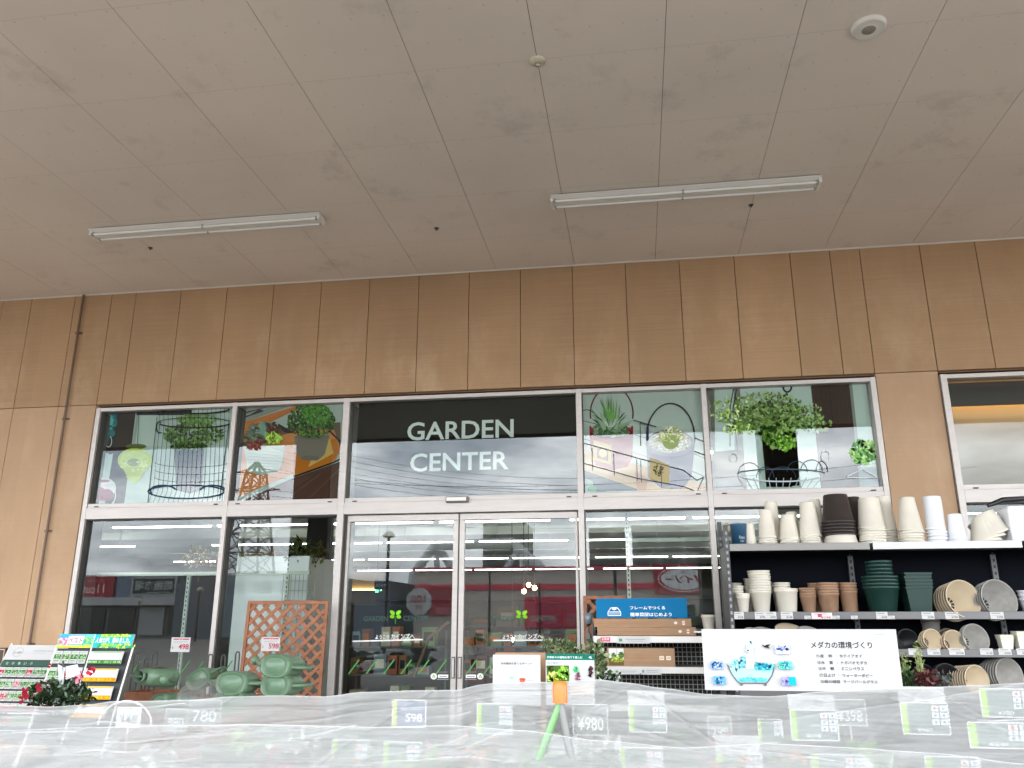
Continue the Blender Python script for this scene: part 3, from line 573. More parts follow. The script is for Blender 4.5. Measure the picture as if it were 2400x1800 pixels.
b_ = MB(); b_.lathe([(1.15, -.06), (1.15, .06), (.001, .06)], mat('octagon_sign', (.42, .44, .45), .5), 8, Matrix.Translation((-18.0 + 2.25, .3, 3.0)) @ Matrix.Rotation(-math.pi / 2, 4, 'X') @ Matrix.Rotation(R(22.5), 4, 'Z'), smooth=False)
b_.build('octagon_sign', b2)
A = world_art((-14.9, .38, 0), (-1, 0, 0), (0, 0, 1), (0, 1, 0), eps=.004); A.text('100', .3, 2.9, 1.5, 3.5, '9a2a3a', .01); A.text('円', .6, 2.2, 1.1, 2.7, '9a2a3a', .01); A.mb.build('sign_lettering', b2)
A = world_art((-4.7 + 2.25, .2, 0), (-1, 0, 0), (0, 0, 1), (0, 1, 0), eps=.004); A.text('8:30', .3, 1.1, 3.0, 2.0, 'b06a74', .01); A.text('OPEN', .5, 2.3, 3.4, 2.9, 'b06a74', .01); A.mb.build('opening_hours', b2)
sign_on(b2, 1.3, 6.1, 3.5, 5.85, '9a1f33', [('e', 2.4, 4.68, 2.1, 1.02, 'e3cfd0'), ('e', 2.4, 4.68, 2.0, .93, '9a1f33'), ('e', 2.4, 4.68, 1.85, .84, 'd4dadc'), ('t', 'ダイソー', .95, 4.3, 3.9, 5.0, '8f1d30', .02), ('t', 'THE', 2.1, 5.15, 2.7, 5.3, '8f1d30', .01)])
for i in range(12): on(b2, -3.6 + i * 1.4, -2.6 + i * 1.4, .4, 2.7, WIN, 'shop_window', .05)
CON = mat('grey_concrete', (.36, .36, .36), .8)
b3 = facade('office_block', 120, -.6, 22, 15.4, 20, CON, 'long pale grey office block with dark window bands behind the discount store')
on(b3, -.7, 22, 15.0, 15.5, mat('pale_parapet', (.3, .31, .31), .8), 'parapet')
for r_ in range(3):
    for i in range(6): on(b3, .2 + i * 3.6, 3.2 + i * 3.6, 4.6 + r_ * 3.5, 7.0 + r_ * 3.5, WIN, 'window')
b4 = facade('brown_block', 110, -6.6, -1.6, 14.2, 12, mat('brown_cladding', (.1, .085, .075), .8), 'narrow brown building left of the office block')
for r_ in range(4): on(b4, -6.0, -2.2, 3 + r_ * 2.8, 4.4 + r_ * 2.8, WIN, 'window')
b6 = facade('apartment_tower', 160, -31.2, -22.3, 20.8, 12, mat('tower_wall', (.16, .15, .15), .8), 'dark apartment tower with balconies rising behind the red trimmed store')
for r_ in range(8):
    on(b6, -30.8, -26.2, 1.2 + r_ * 2.5, 2.5 + r_ * 2.5, WIN, 'balcony_opening'); on(b6, -25.6, -22.8, 1.2 + r_ * 2.5, 2.3 + r_ * 2.5, WIN, 'balcony_opening')
    on(b6, -31.1, -22.4, .8 + r_ * 2.5, 1.15 + r_ * 2.5, mat('balcony_rail', (.3, .3, .3), .7), 'balcony_rail', .05, .9)
# grey steel gable truss in front
o = empty('steel_truss', (-17, -80, 0), 'pale grey steel gable truss standing over the store roofs', 'truss'); TR = mat('grey_steel_paint', (.5, .53, .56), .6)
b = MB()
def tb(pts, w_=1.0): b.tube([Vector((x + 17, 0, z)) for x, z in pts], w_ / 2, TR, 4)
tb([(-24.4, 3), (-24.0, 6.3), (-21.8, 9.3), (-13.2, 9.6), (-10.2, 6.9), (-9.8, 3)], 1.1); tb([(-21.6, 9.2), (-21.2, 3)], .6); tb([(-21.4, 9.2), (-19.4, 6.3), (-19.2, 3)], .8); tb([(-12.2, 9.3), (-11.9, 3)], .7); tb([(-12.4, 9), (-14.4, 6), (-14.6, 3)], .7)
for x in (-24.2, -21.2, -12, -9.8): tb([(x, 0), (x, 3.2)], .5)
b.build('frame', o)
# pylon and cables
o = empty('transmission_pylon', (-101.5, -200, 0), 'tall lattice electricity pylon standing across the road', 'pylon'); PM = mat('galvanised_steel', (.03, .033, .037), .6)
b = MB(); hs = [0, 7, 13, 18.5, 23.5, 28, 32, 36, 40, 43]
def cor(h):
    w_ = 6.6 - 4.6 * min(h, 40) / 40 if h < 40 else 2.0 - (h - 40) * .6; return [Vector((s * w_, t * w_, h)) for s, t in ((-1, -1), (1, -1), (1, 1), (-1, 1))]
for h0, h1 in zip(hs[:-1], hs[1:]):
    a, c_ = cor(h0), cor(h1)
    for k in range(4):
        b.tube([a[k], c_[k]], .38, PM, 4); b.tube([a[k], c_[(k + 1) % 4]], .19, PM, 4); b.tube([a[(k + 1) % 4], c_[k]], .19, PM, 4); b.tube([c_[k], c_[(k + 1) % 4]], .19, PM, 4)
b.build('lattice_tower', o)
b = MB()
for h, l in ((30, 8), (35, 7), (40, 6)):
    for s in (-1, 1): b.tube([(0, 0, h), (s * l, 0, h + .4)], .2, PM, 4); b.tube([(0, 0, h + 1.6), (s * l, 0, h + .4)], .12, PM, 4)
b.build('cross_arm', o)
CAB = mat('cable', (.03, .03, .03), .6)
k = 0
for h in (30, 35, 40):
    for s_ in (-1, 1):
        pts = []
        for i in range(25):
            t = i / 24; p = Vector((-101.5 + s_ * 6.5, -200, h)).lerp(Vector((70 + s_ * 5, -175 - s_ * 8, h - 6)), t); p.z -= 9 * 4 * t * (1 - t) * .55; pts.append(p)
        b = MB(); b.tube(pts, .045, CAB, 4); tag(b.build('power_cable'), 'thin black power cable running right from the pylon, %s' % ['lowest front', 'lowest rear', 'middle front', 'middle rear', 'top front', 'top rear'][k], 'cable', 'power cables from the pylon'); k += 1
for k, (v0, v1) in enumerate(((1046, 1108), (1058, 1124), (1072, 1136), (1090, 1140), (1100, 1152), (1118, 1158))):
    a, c_ = rat(640, v0 - 22, 120), rat(1420, v1 + 12, 135); b = MB(); b.tube([a.lerp(c_, i / 20) - Vector((0, 0, 4 * (i / 20) * (1 - i / 20) * 2.2)) for i in range(21)], .026, CAB, 4); tag(b.build('power_cable'), 'thin telephone cable crossing the mirrored sky, %s from the top' % ['first', 'second', 'third', 'fourth', 'fifth', 'sixth'][k], 'cable', 'street cables before the car park')
# street lamps
def street_lamp(px_, py_, D, r, label):
    h = rat(px_, py_, D); o = empty('street_lamp', (h.x, h.y, 0), label, 'street lamp', 'dome headed lamps in the car park')
    b = MB(); b.tube([(0, 0, 0), (0, 0, h.z)], [.09, .06], mat('black_pole', (.02, .02, .02), .5), 8); b.build('pole', o)
    b = MB(); b.lathe([(.08, -.05), (r, 0), (r * .97, r * .35), (r * .7, r * .75), (r * .3, r * .95), (.001, r)], mat('lamp_dome', (.4, .38, .34), .5), 20, Matrix.Translation((0, 0, h.z))); b.build('lamp_head', o)
street_lamp(910, 1258, 27, .26, 'near dome lamp mirrored in the left sliding door')
street_lamp(1438, 1258, 27, .22, 'near dome lamp mirrored in the window right of the doors')
street_lamp(1147, 1340, 42, .26, 'small dome lamp mirrored in the right sliding door')
street_lamp(1264, 1366, 50, .14, 'smallest dome lamp before the crimson panel')
street_lamp(467, 1384, 50, .26, 'small dome lamp mirrored in the far left window')
street_lamp(326, 1410, 52, .22, 'dome lamp before the grey spectacle shop sign')

# ------------------------------------------------------------------ inside the store
IZ = 4.1
ICE = mat('interior_ceiling_paint', (.74, .78, .74), .8); IWL = mat('interior_wall_paint', (.10, .095, .085), .8)
g = MB(); g.box(-24, 16, .32, 38, IZ + .35, IZ + .5, ICE)
for yy in (6.0, 12.0, 18.0, 24.0, 30.0): g.box(-24, 16, yy, yy + .35, IZ + .1, IZ + .35, ICE)
tag(g.build('ceiling'), kind='structure')
g = MB(); g.box(-24, 16, 37.8, 38, .12, IZ + .35, IWL); g.box(-24.2, -24, .3, 38, .12, IZ + .35, IWL); g.box(16, 16.2, .3, 38, .12, IZ + .35, IWL); tag(g.build('interior_wall'), kind='structure')
TUBE = mat('lit_tube', (1, .97, .9), .5, emit=9); WARM = mat('warm_lit_strip', (1, .66, .3), .5, emit=4)
def lit(x0, x1, y, z=IZ, m=TUBE, lab=''):
    o = empty('interior_tube_light', ((x0 + x1) / 2, y, z), lab, 'light fixture', 'lit tube lights inside the store'); h = (x1 - x0) / 2
    b = MB(); b.box(-h - .05, h + .05, -.03, .03, -.19, -.16, WHITE); b.box(-h * .6, -h * .6 + .02, -.01, .01, -.16, .35, WHITE); b.box(h * .6, h * .6 + .02, -.01, .01, -.16, .35, WHITE); b.build('housing', o); b = MB(); b.box(-h, h, -.03, .03, -.225, -.19, m); b.build('tube', o)
rows = [(11.8, ['nearest', 'first']), (17.2, ['second', 'second']), (24.5, ['third', 'third']), (32.0, ['farthest', 'fourth'])]
for y, (nm, _) in rows:
    for i, x in enumerate((-19.5, -13.9, -10.9, -7.9, -4.9, -1.6, 1.4, 4.5, 7.5)):
        lit(x, x + 2.8, y, lab='lit white tube light inside, %s row, %s from the left' % (nm, ['first', 'second', 'third', 'fourth', 'fifth', 'sixth', 'seventh', 'eighth', 'ninth'][i]))
# warm lit wall valance deep inside and in the right-hand window
o = empty('wall_valance', (-12, 36.5, 0), 'cream back wall valance with warm strip lighting deep in the store', 'valance')
b = MB(); b.box(-11.5, -2, 0, .3, 3.15, 4.1, mat('valance_cream', (.55, .44, .25), .7)); b.build('panel', o); b = MB(); b.box(-11.5, -2, -.12, -.02, 3.1, 3.16, WARM); b.build('strip_light', o)
o = empty('window_bulkhead', (3.22, .62, 0), 'bulkhead with a warm glow behind the far right upper window', 'bulkhead')
b = MB(); b.box(0, 8, 0, .12, 2.6, 4.4, mat('bulkhead_paint', (.42, .31, .19), .8)); b.build('panel', o)
b = MB(); b.box(0, 8, -.2, -.16, 3.7, 3.95, mat('bulkhead_lip', (.04, .035, .03), .7)); b.build('lip', o); b = MB(); b.box(.1, 8, -.14, -.11, 3.76, 3.8, mat('warm_strip_soft', (1, .62, .28), .5, emit=6)); b.build('strip_light', o)
# perforated uprights and beam of the display racks just inside the glass
UP = mat('pale_green_steel', (.5, .54, .46), .5)
def upright(p0, p1, Y, label):
    a, c_ = at(*p0, Y), at(*p1, Y); o = empty('rack_upright', (a.x, Y, 0), label, 'rack post', 'perforated posts behind the windows')
    b = MB(); b.box(-.02, .02, -.015, .015, .12, a.z, UP); b.build('post', o)
    b = MB()
    for k_ in range(int(a.z / .05)): b.box(-.006, .006, -.017, -.0155, .2 + k_ * .05, .225 + k_ * .05, DARKJ)
    b.build('slot_row', o)
upright((444, 1345), (408, 1619), .45, 'perforated pale post behind the 498 price card'); upright((208, 1345), (188, 1480), .45, 'perforated pale post behind the left edge window')
upright((675, 1345), (672, 1405), .45, 'perforated pale post behind the lattice panel'); upright((1467, 1190), (1478, 1400), .45, 'perforated pale post behind the blue sign board')
a = at(187, 1346, .45); c_ = at(505, 1344, .45); b = MB(); b.box(a.x, c_.x + 1.15, .42, .48, a.z - .025, a.z + .015, UP); tag(b.build('rack_beam'), 'long pale beam across the left windows at the top of the racks', 'beam')
a = at(1478, 1267, .45); b = MB(); b.box(a.x, a.x + 1.7, .42, .48, a.z - .02, a.z + .02, UP); tag(b.build('rack_beam'), 'short pale beam behind the window right of the doors', 'beam')
# white cube display box with artificial plant, wire cart, dark screen
a = at(673, 1345, 1.0); z_ = at(673, 1303, 1.0).z
o = empty('display_box', (a.x - .35, 1.0, 0), 'tall white display box behind the second window from the left', 'display box'); b = MB(); b.box(-.55, .62, 0, .9, .12, z_, mat('white_board', (.85, .87, .87), .5)); b.build('body', o, bevel=.01)
LD = ['34491f', '526b2c', '2a3a1c', '6d7a3a', '7a6a3a']
def leafy(b, c, r, n, size, cols, sq=(1, 1, .8), tips=None):
    for i in range(n):
        d = Vector((random.gauss(0, 1), random.gauss(0, 1), random.gauss(0, 1))).normalized() * random.random() ** .4
        p = Vector(c) + Vector((d.x * r * sq[0], d.y * r * sq[1], d.z * r * sq[2])); a = Vector((random.gauss(0, 1), random.gauss(0, 1), random.gauss(0, 1) + .4)).normalized(); e = a.orthogonal().normalized(); e.rotate(Matrix.Rotation(random.uniform(0, 6.28), 3, a)); z = size * random.uniform(.6, 1.35); q = a.cross(e)
        b.raw([p, p + a * z * .5 + e * z * .26 + q * z * .05, p + a * z, p + a * z * .5 - e * z * .26 + q * z * .05], [(0, 1, 2, 3)], LEAF, lin(random.choice(cols)))
c_ = at(712, 1300, 1.2); b = MB(); leafy(b, (0, 0, 0), .24, 420, .07, LD, (1.25, 1, .8)); b.tube([(0, 0, -.3), (0, 0, 0)], .012, mat('stem_brown', (.12, .09, .05), .8)); tag(b.build('artificial_plant', loc=(c_.x, 1.2, c_.z)), 'bushy olive green plant beside the white display box inside', 'plant')
b = MB(); b.box(at(716, 1300, 1.7).x, at(772, 1300, 1.7).x, 1.7, 1.8, .12, 3.9, BLACK); tag(b.build('dark_partition'), 'tall black partition just inside the window left of the doors', 'partition')
b = MB(); b.box(-6.6, -2.9, 5.2, 5.3, .12, 1.75, mat('charcoal_partition', (.03, .035, .04), .7)); tag(b.build('low_partition'), 'long charcoal partition deep behind the left windows', 'partition')
for i, (u, v, Y, r, n, lab) in enumerate(((470, 1305, 1.3, .16, 260, 'orange and white artificial flowers on top of the left rack'), (560, 1312, 1.3, .13, 200, 'pale artificial flowers on the rack behind the pylon reflection'), (620, 1310, 1.6, .13, 160, 'faint pink artificial flowers beside the white display box'))):
    p = at(u, v, Y); b = MB(); leafy(b, (0, 0, 0), r, n, .05, ['f0e8d0', 'e8a040', 'ffffff', 'd87850', '9ab080', 'f0d090'] if i == 0 else ['f4ecd8', 'f0c090', 'e0b8a0', '9ab080', 'ffffff'], (1.7, 1, .8)); b.tube([(0, 0, -.3), (0, 0, 0)], .01, mat('stem_brown', (.1, .1, .1)))
    tag(b.build('artificial_flowers', loc=p), lab, 'flowers', 'artificial flowers on the racks inside')
o = empty('wire_cart', (at(700, 1380, .9).x, .9, 0), 'tall wire mesh cart behind the lattice panel', 'wire cart'); b = MB()
for i in range(9): b.tube([(-.2 + i * .05, 0, .2), (-.2 + i * .05, 0, at(700, 1347, .9).z)], .004, WIRE, 5)
for i in range(16): b.tube([(-.2, .003, .3 + i * .11), (.2, .003, .3 + i * .11)], .004, WIRE, 5)
b.build('mesh_panel', o)
# gondola shelves with boxed goods
GON = mat('gondola_steel', (.09, .09, .09), .5); gcol = ['5a2f24', '3c4a34', '6a5a40', '8a8478', '2d3a4a', '7a3030', '4a4038', '9a8a5a', '35302c']
nn_ = ['first', 'second', 'third', 'fourth', 'fifth', 'sixth', 'seventh', 'eighth', 'ninth', 'tenth', 'eleventh', 'twelfth', 'thirteenth', 'fourteenth']
gn = 0
for gx, gy, L_ in ((-5.2, 7.5, 3.2), (-1.0, 7.0, 3.4), (2.6, 6.6, 3.0), (-2.9, 10.5, 3.6)):
    lab = ['left', 'middle', 'right', 'rear'][gn]; gn += 1
    o = empty('gondola_shelf', (gx, gy, .12), 'dark %s shelf unit standing inside the store' % lab, 'shelf unit', 'shelf units inside the store')
    b = MB(); b.box(0, L_, .38, .42, 0, 1.95, GON); b.build('back_panel', o)
    for k_ in range(4): b = MB(); b.box(0, L_, 0, .38, .2 + k_ * .52, .225 + k_ * .52, GON); b.build('shelf', o)
    for k_ in range(3):
        x = .08; j = 0
        while x < L_ - .4:
            w_ = random.uniform(.22, .5); h_ = random.uniform(.18, .42); b = MB(); c_ = random.choice(gcol); b.box(0, w_, 0, .25, 0, h_, mat('carton_' + c_, lin(c_), .6)); A = world_art((0, -.001, 0), (1, 0, 0), (0, 0, 1), (0, -1, 0), mb=b); A.rect(w_ * .2, h_ * .35, w_ * .8, h_ * .7, random.choice(['b0a890', '707468', 'a06048', '506878']))
            cn = {'5a2f24': 'brown', '3c4a34': 'olive', '6a5a40': 'tan', '8a8478': 'grey', '2d3a4a': 'navy', '7a3030': 'red', '4a4038': 'dark brown', '9a8a5a': 'mustard', '35302c': 'charcoal'}[c_]
            j += 1; tag(b.build('goods_carton', loc=(gx + x, gy + .05, .12 + .226 + k_ * .52), bevel=.003), '%s carton on the %s shelf unit inside, %s shelf, %s from the left' % (cn, lab, ['low', 'middle', 'high'][k_], ['first', 'second', 'third', 'fourth', 'fifth', 'sixth', 'seventh', 'eighth', 'ninth', 'tenth', 'eleventh', 'twelfth'][min(j, 12) - 1]), 'carton', 'boxed goods on the shelf units')
            x += w_ + random.uniform(.03, .12)
for x in (-4.6, -1.7, 1.2): lit(x - 1.3, x + 1.3, 3.6, lab='added tube light out of view just inside the front windows, %s' % {-4.6: 'left', -1.7: 'middle', 1.2: 'right'}[x])  # unseen tubes added to brighten the goods inside the doors
# low display stands just inside the doors
for gi, (gx, gy, L_) in enumerate(((-3.95, 2.6, 1.3), (-2.45, 2.9, 1.2), (-1.0, 2.4, 1.2))):
    lab = ['left', 'middle', 'right'][gi]; o = empty('display_stand', (gx, gy, .12), 'low dark %s display stand of small goods just inside the doors' % lab, 'display stand', 'display stands inside the doors')
    for k_ in range(3): b = MB(); b.box(0, L_, 0, .4, .3 + k_ * .36, .32 + k_ * .36, GON); b.build('shelf', o)
    for x_0 in (0, L_ - .03): b = MB(); b.box(x_0, x_0 + .03, .401, .43, 0, 1.25, GON); b.build('post', o)
    for k_ in range(3):
        x = .05; j = 0
        while x < L_ - .16:
            w_ = random.uniform(.08, .2); h_ = random.uniform(.1, .26); c_ = random.choice(['8a5a34', 'b0a48a', '5f7a4a', '3a4a5f', 'a0583a', 'c8c0a8', '6a3a2a', '7a8a90']); b = MB(); b.box(0, w_, 0, .18, 0, h_, mat('pack_' + c_, lin(c_), .6)); A = world_art((0, -.001, 0), (1, 0, 0), (0, 0, 1), (0, -1, 0), mb=b); A.rect(w_ * .15, h_ * .3, w_ * .85, h_ * .75, random.choice(['e0d8c0', '406048', 'c07040', '303840']))
            j += 1; tag(b.build('goods_pack', loc=(gx + x, gy + .04, .12 + .321 + k_ * .36), bevel=.003), '%s pack on the %s stand inside the doors, %s shelf, %s from the left' % ({'8a5a34': 'brown', 'b0a48a': 'beige', '5f7a4a': 'green', '3a4a5f': 'navy', 'a0583a': 'rust', 'c8c0a8': 'cream', '6a3a2a': 'dark brown', '7a8a90': 'grey'}[c_], lab, ['low', 'middle', 'top'][k_], nn_[j - 1]), 'pack', 'small packs on the display stands')
            x += w_ + random.uniform(.01, .05)
# pendants, hanging signs, exit sign
for i, (u, v) in enumerate(((1239, 1371), (1253, 1378), (1228, 1386), (1200, 1499))):
    p = at(u, v, 4.5); o = empty('pendant_lamp', p, ['topmost warm pendant bulb of the three hanging together', 'rightmost warm pendant bulb of the three hanging together', 'lowest warm pendant bulb of the three hanging together', 'single warm bulb glowing behind the right door lettering'][i], 'pendant lamp', 'warm pendant bulbs inside the right door')
    b = MB(); b.blob((0, 0, 0), .035, mat('warm_bulb', (1, .72, .34), .3, emit=30)); b.build('bulb', o); b = MB(); b.tube([(0, 0, .03), (0, 0, IZ - p.z + .3)], .006, DWIRE, 6); b.build('cord', o)
p = at(878, 1360, 9); o = empty('hanging_sign', p, 'black hanging aisle sign with pale lettering inside the left door', 'sign'); A = world_art((0, -.002, 0), (1, 0, 0), (0, 0, 1), (0, -1, 0), eps=.001)
b = MB(); b.box(0, .28, 0, .02, -.2, 0, BLACK); b.tube([(.05, .01, 0), (.05, .01, IZ + .3 - p.z)], .004, DWIRE, 6); b.tube([(.23, .01, 0), (.23, .01, IZ + .3 - p.z)], .004, DWIRE, 6); b.build('board', o); A.text('園芸資材', .03, -.14, .25, -.07, 'c8c8c0'); A.mb.build('lettering', o)
p = at(880, 1378, 10); b = MB(); b.box(0, .13, 0, .03, -.1, 0, mat('exit_green', (.1, .8, .4), .4, emit=2.2)); A = world_art((0, -.002, 0), (1, 0, 0), (0, 0, 1), (0, -1, 0), eps=.001, mb=b); A.rect(.075, -.08, .115, -.02, 'ffffff'); A.poly([(.02, -.08), (.05, -.05), (.04, -.02), (.06, -.05), (.05, -.08)], 'ffffff'); tag(b.build('exit_sign', loc=p), 'small glowing green exit sign inside the left door', 'sign')
p = at(1005, 1495, 1.2); b = MB(); b.tube([(0, 0, 0), tuple(at(1052, 1458, 1.2) - p)], .018, mat('bamboo', (.2, .12, .07), .6)); b.tube([(0, 0, 0), tuple(at(1010, 1545, 1.2) - p - Vector((.2, 0, .2)))], .02, mat('bamboo', (.3, .2, .1))); tag(b.build('bamboo_pole', loc=p), 'brown pole leaning just inside the left sliding door', 'pole')
#PART3
# ------------------------------------------------------------------ dark pot rack at the right
RY0, RY1 = -1.6, -1.12            # shelf front and back
TOPZ, S2, S3, S4, S5 = 2.10, 1.56, 1.28, .965, .55
rk = empty('pot_rack', (.75, RY0, .12), 'black steel shop rack filled with plastic plant pots at the right', 'rack'); ro = Vector(rk.location)
def rb(name, x0, x1, y0, y1, z0, z1, m, bevel=0):
    b = MB(); b.box(x0 - ro.x, x1 - ro.x, y0 - ro.y, y1 - ro.y, z0 - ro.z, z1 - ro.z, m); return b.build(name, rk, bevel)
SILV = mat('rail_silver', (.12, .12, .125), .4, .4)
bays = [(.76, 1.86), (1.885, 3.0), (3.02, 4.13)]
for bi, (a, c_) in enumerate(bays):
    rb('back_panel', a - .012, c_ + .012, RY1, RY1 + .02, .2, TOPZ - .002, mat('navy_black_panel', (.003, .004, .007), .9, spec=.1))
    for z in (TOPZ, S2, S3, S4, S5):
        rb('shelf', a, c_, RY0 + .012, RY1 - .002, z - .03, z, STEELD if z != TOPZ or bi != 1 else mat('shelf_grey', (.2, .2, .2), .5))
        rb('price_rail', a, c_, RY0 - .004, RY0 + .01, z - .052, z + .006, mat('rail_light', (.42, .42, .43), .4, .3) if (bi, z) == (1, TOPZ) else SILV if z != TOPZ else mat('rail_mid', (.2, .195, .185), .4, .3), .002)
for x, y in ((.735, RY0 - .01), (.735, RY1)):
    b = MB(); b.box(x - ro.x - .012, x - ro.x + .022, y - ro.y, y - ro.y + .05, 0, 2.62 - .4 if y == RY1 else 2.14, STEELD)
    for k in range(38): b.box(x - ro.x - .004, x - ro.x + .012, y - ro.y - .0015, y - ro.y - .0005, .1 + k * .053, .125 + k * .053, mat('slot_grey', (.25, .25, .25), .5))
    b.build('upright', rk)
rb('side_panel', .728, .742, RY0 + .05, RY1 + .02, .2, TOPZ, STEELD)
for x in (1.79, 2.93):
    b = MB(); b.box(x - ro.x, x - ro.x + .04, RY1 - .03 - ro.y, RY1 - .002 - ro.y, 0, TOPZ - ro.z - .07, mat('upright_grey', (.11, .115, .12), .5))
    for k in range(38): b.box(x - ro.x + .012, x - ro.x + .028, RY1 - .0325 - ro.y, RY1 - .0305 - ro.y, .1 + k * .053, .125 + k * .053, BLACK)
    b.build('upright', rk)
def price_label(px0, px1, py0, py1, pink=False):
    p0 = at(px0, py1, RY0 - .012); p1 = at(px1, py0, RY0 - .012); w_, h = p1.x - p0.x, p1.z - p0.z
    b = MB(); b.box(p0.x - ro.x, p1.x - ro.x, -.0075, -.0045, p0.z - ro.z, p1.z - ro.z, PAPER)
    A = world_art((p0.x - ro.x, -.0078, p0.z - ro.z), (1, 0, 0), (0, 0, 1), (0, -1, 0), mb=b, eps=.0003)
    if pink: A.rect(.003, .003, w_ - .003, h - .004, 'e8c8cc'); A.rect(w_ * .3, h * .3, w_ * .5, h * .8, 'b04a58')
    A.line([(w_ * .12, h * .8), (w_ * .75, h * .8)], h * .07, '555555')
    if w_ > .03: A.text(random.choice(['¥398', '¥248', '¥498', '¥798', '¥148', '¥298']), w_ * .45, h * .12, w_ * .92, h * .42, '333333'); A.line([(w_ * .1, h * .5), (w_ * .85, h * .5)], h * .04, '999999')
    b.build('price_label', rk)
for a, c_ in ((1718, 1743), (1770, 1794), (1795, 1819), (1831, 1858), (2055, 2080), (2162, 2189), (2217, 2246), (2323, 2352)): price_label(a, c_, 1434, 1451)
for a, c_ in ((1886, 1900), (1951, 1968), (1995, 2010), (2082, 2097)): price_label(a, c_, 1443, 1451)
price_label(1903, 1950, 1436, 1451, True)
for a, c_ in ((2131, 2152), (2175, 2203), (2226, 2260), (2299, 2327), (2342, 2370), (2385, 2410)): price_label(a, c_, 1520, 1535)

def pot_mesh(rt, rb_, h, rim, m, n=36, sx=1, sy=1, holes=0, inner=None, sq=False, rimh=.02):
    """upright pot standing at the origin"""
    b = MB(); t = .004; inner = inner or m; n = 4 if sq else n
    M = Matrix.Rotation(math.pi / 4, 4, 'Z') if sq else None; k = 1.35 if sq else 1
    prof = [(.001, 0), (rb_ - .004, 0), (rb_, .004), (rt - .002, h - rimh), (rt + rim, h - rimh + .002), (rt + rim + .001, h - .002), (rt + rim - .002, h), (rt - t + .001, h - .002)]
    b.lathe([(r * k, z) for r, z in prof], m, n, M, None, sx, sy, smooth=not sq)
    b.lathe([(r * k, z) for r, z in [(rt - t + .001, h - .002), (rb_ - t, .008), (.001, .008)]], inner, n, M, None, sx, sy, smooth=not sq)
    if holes:
        for i in range(holes):
            a = 2 * math.pi * i / holes; c, s = math.cos(a), math.sin(a); r0, r1 = rb_ * .42, rb_ * .8; w_ = rb_ * .09
            b.face([(c * r0 - s * w_, s * r0 + c * w_, .0088), (c * r0 + s * w_, s * r0 - c * w_, .0088), (c * r1 + s * w_ * 1.6, s * r1 - c * w_ * 1.6, .0088), (c * r1 - s * w_ * 1.6, s * r1 + c * w_ * 1.6, .0088)], BLACK)
        for i in range(holes):
            a = 2 * math.pi * (i + .5) / holes; c, s = math.cos(a), math.sin(a); r0 = rb_ * .22
            b.face([(c * r0 + dx * .004, s * r0 + dy * .004, .0088) for dx, dy in ((-1, -1), (1, -1), (1, 1), (-1, 1))], BLACK)
    o = b.build('plant_pot'); me = o.data; bpy.data.objects.remove(o); return me
ORD = ['lowest', 'second', 'third', 'fourth', 'fifth', 'sixth', 'seventh', 'eighth', 'ninth', 'tenth']
def stack(me, n, base, step, desc, grp, inv=False, tilt=0, axis=None, h=0, ry=0):
    """nested pots; base = world point of the lowest rim or foot; one object per pot"""
    for i in range(n):
        o = bpy.data.objects.new('plant_pot', me); COL.objects.link(o)
        if axis is not None:
            ax = Vector(axis).normalized(); o.rotation_euler = ax.to_track_quat('Z', 'Y').to_euler(); o.location = Vector(base) + ax * (-h - step * i) * 1.0
            w_ = ('front' if i == 0 else ORD[i] + ' from the front'); w_ = w_ if n > 1 else 'single'
            lab = '%s %s' % (w_, desc)
        else:
            if inv: o.rotation_euler = (math.pi + random.uniform(-.012, .012), random.uniform(-.015, .015), ry); o.location = Vector(base) + Vector((random.uniform(-.002, .002), 0, h + step * i))
            else: o.rotation_euler = (random.uniform(-.012, .012), random.uniform(-.015, .015), ry); o.location = Vector(base) + Vector((random.uniform(-.002, .002), 0, step * i))
            if tilt: o.rotation_euler = (math.pi, tilt, ry)
            lab = ('%s %s' % ((ORD[i] if i < n - 1 else 'topmost') if n > 1 else 'single', desc))
        tag(o, lab, 'plant pot', grp)
def W_(px_, Y): return at(px_, 1400, Y).x
def st(px0, px1, ytop, Y, z, n, m, desc, inv=True, taper=.72, rim=.003, sq=False, ratio=None, rimh=.014, step=None):
    """place a nested stack from its width and top in the photo: widest part spans px0..px1, the highest point is at ytop"""
    x0, x1 = W_(px0, Y), W_(px1, Y); cx = (x0 + x1) / 2; r = (x1 - x0) / 2 * (.95) - rim; H = at((px0 + px1) / 2, ytop, Y).z - z
    step = step or (.018 if n > 1 else 0); h = H - step * (n - 1); me = pot_mesh(r, r * taper, h, rim, m, sq=sq, rimh=rimh)
    stack(me, n, (cx, Y, z + .001), step, desc, 'plant pots stacked on the rack', inv, h=h)
T = TOPZ; Y1, Y2 = -1.44, -1.27
st(1752, 1786, 1227, Y1, T, 1, CREAM, 'small cream pot upside down beside the blue tin pot')
st(1788, 1835, 1195, Y1, T, 4, CREAM, 'cream pot in the first upturned stack on the rack top', step=.02)
st(1803, 1848, 1176, Y2, T, 3, CREAM, 'cream pot in the taller upturned stack behind the first', step=.02)
st(1838, 1888, 1207, Y1, T, 4, CREAM, 'cream pot in the short upturned stack left of centre', step=.017)
st(1853, 1893, 1200, Y2, T, 2, CREAM, 'cream pot upturned behind the short cream stack')
st(1886, 1940, 1178, Y1, T, 5, CREAM, 'cream pot in the stack beside the brown pots', step=.017)
st(1912, 1952, 1171, Y2, T, 3, CREAM, 'cream pot upturned behind, half hidden by the brown stack')
st(1941, 2028, 1254, Y1, T, 1, CREAM, 'wide cream pot rim under the brown stack', taper=.9)
st(1941, 2026, 1160, Y1 - .001, at(1980, 1256, Y1).z, 5, BROWNP, 'dark brown pot in the tall upturned stack', taper=.74, step=.026, rim=.005)
